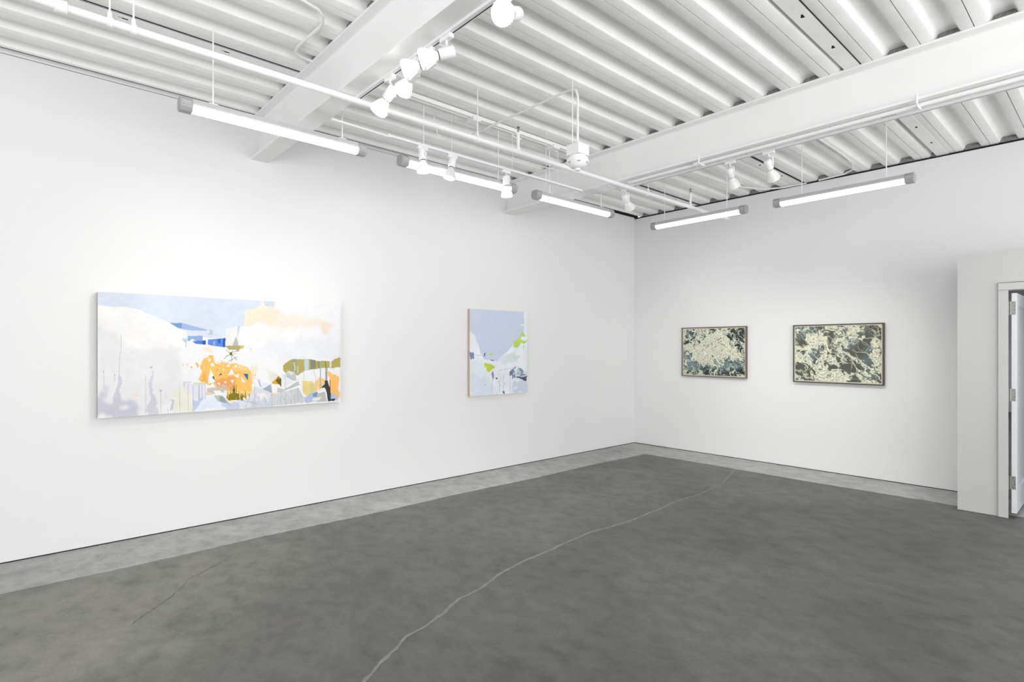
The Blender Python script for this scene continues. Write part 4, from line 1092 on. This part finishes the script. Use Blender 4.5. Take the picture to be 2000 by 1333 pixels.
i3 = camo(420, 307, 47,
    dark=[(.06,.60,.10,.12,0,.7),(.15,.80,.14,.12,.5,.9),(.60,.90,.42,.13,0,.85),(.85,.80,.16,.16,0,.6),(.10,.12,.12,.10,.6,.55),(.90,.16,.14,.16,.6,.5),(.92,.42,.10,.10,0,.35),(.30,.92,.20,.08,0,.6),(.20,.25,.10,.06,.6,.35),(.60,.72,.12,.08,0,.5)],
    cream=[(.45,.40,.34,.26,0,.55),(.42,.72,.20,.10,.4,.6),(.55,.15,.18,.12,0,.4),(.68,.55,.18,.14,0,.35),(.22,.55,.08,.14,0,.4)],
    teal=[(.15,.80,.16,.14,.4,1),(.06,.62,.10,.12,0,.8),(.62,.78,.24,.10,0,.9),(.33,.10,.05,.10,0,.8),(.32,.30,.05,.10,0,.8),(.42,.23,.12,.04,0,.9),(.10,.12,.10,.10,0,.4),(.85,.75,.12,.1,0,.8)],
    stripes=0, sc=1.45, ang=1.0)
def framed(x0, z0, wd, ht, dep, img, label, mf):
    yf = BACK-dep
    r = thing('framed_print', (x0, BACK, z0), label, 'framed artwork')
    t = .014; m = MB()
    m.box(0, wd, -dep, -.004, 0, t).box(0, wd, -dep, -.004, ht-t, ht).box(0, t, -dep, -.004, t, ht-t).box(wd-t, wd, -dep, -.004, t, ht-t)
    m.build('frame', mf, r, bevel=.0015)
    MB().box(t, wd-t, -dep+.012, -.004, t, ht-t).build('backing_board', M_stretch, r)
    b = .012
    canvas('print', r, img, (1, 0), (t+b, -dep+.010, ht-t-b), wd-2*t-2*b, ht-2*t-2*b, M_art)
    M = bpy.data.materials.get('cream_paper_margin') or mat('cream_paper_margin', (.62, .60, .52), .8, var=.05, scale=40)
    MB().box(t, wd-t, -dep+.0105, -dep+.013, t, ht-t).build('paper_margin', M, r)
framed(.912, 1.158, 1.02, .745, .045, i3, 'smaller framed cream and grey mottled print, left one on the back wall', M_walnut2)
framed(2.570, 1.143, 1.035, .752, .055, i4, 'larger framed print with dark diagonal hatching, right one on the back wall', M_walnut)
# ---------------- doorway ----------------
cas = MB().box(4.736, 4.808, 6.93, 6.95, .003, 2.136).box(4.736, 5.83, 6.93, 6.95, 2.138, 2.205).box(5.76, 5.83, 6.93, 6.95, .003, 2.136)
door = MB()
x0, x1, y0, y1, zb, zt = 4.824, 4.862, 6.992, 7.85, .045, 2.11
# leaf: stiles and rails round a recessed panel
door.box(x0, x1, y0, y0+.105, zb, zt).box(x0, x1, y1-.105, y1, zb, zt).box(x0, x1, y0+.105, y1-.105, zb, zb+.22).box(x0, x1, y0+.105, y1-.105, zt-.12, zt)
dob = door.build('door_1', M_door, kind='structure', bevel=.002)
MB().box(x0+.012, x1-.012, y0+.10, y1-.10, zb+.21, zt-.11).build('door_panel', M_door, dob)
MB().box(x1-.012, x1-.004, y0+.105, y0+.118, zb+.22, zt-.12).box(x1-.012, x1-.004, y0+.118, y1-.105, zb+.22, zb+.235).box(x1-.012, x1-.004, y0+.118, y1-.105, zt-.135, zt-.12).build('panel_moulding', M_door, dob, bevel=.003)
cas.build('door_casing', M_part, dob, bevel=.003)
MB().box(4.736, 5.83, 6.938, 6.949, 2.205, 2.209).build('casing_joint', M_gap, dob)
for z0, z1 in ((1.906, 2.032), (1.095, 1.211), (.269, .391)):
    hg = MB().box(x0-.003, x1-.007, y0-.002, y0, z0, z1).box(4.806, 4.812, 6.951, y0+.0, z0, z1).lathe((4.817, y0-.006, z0), (0, 0, 1), [(0, .0048), (z1-z0, .0048)], 12).build('hinge', M_hinge, dob)
    sc = MB()
    for i, dx in ((0, .012), (1, .022), (2, .022), (3, .012)):
        sc.lathe((x0+dx, y0-.002, z0+.014+i*(z1-z0-.028)/3), (0, -1, 0), [(0, .0035), (.0012, .003)], 10)
    sc.build('screw', M_screw, hg)
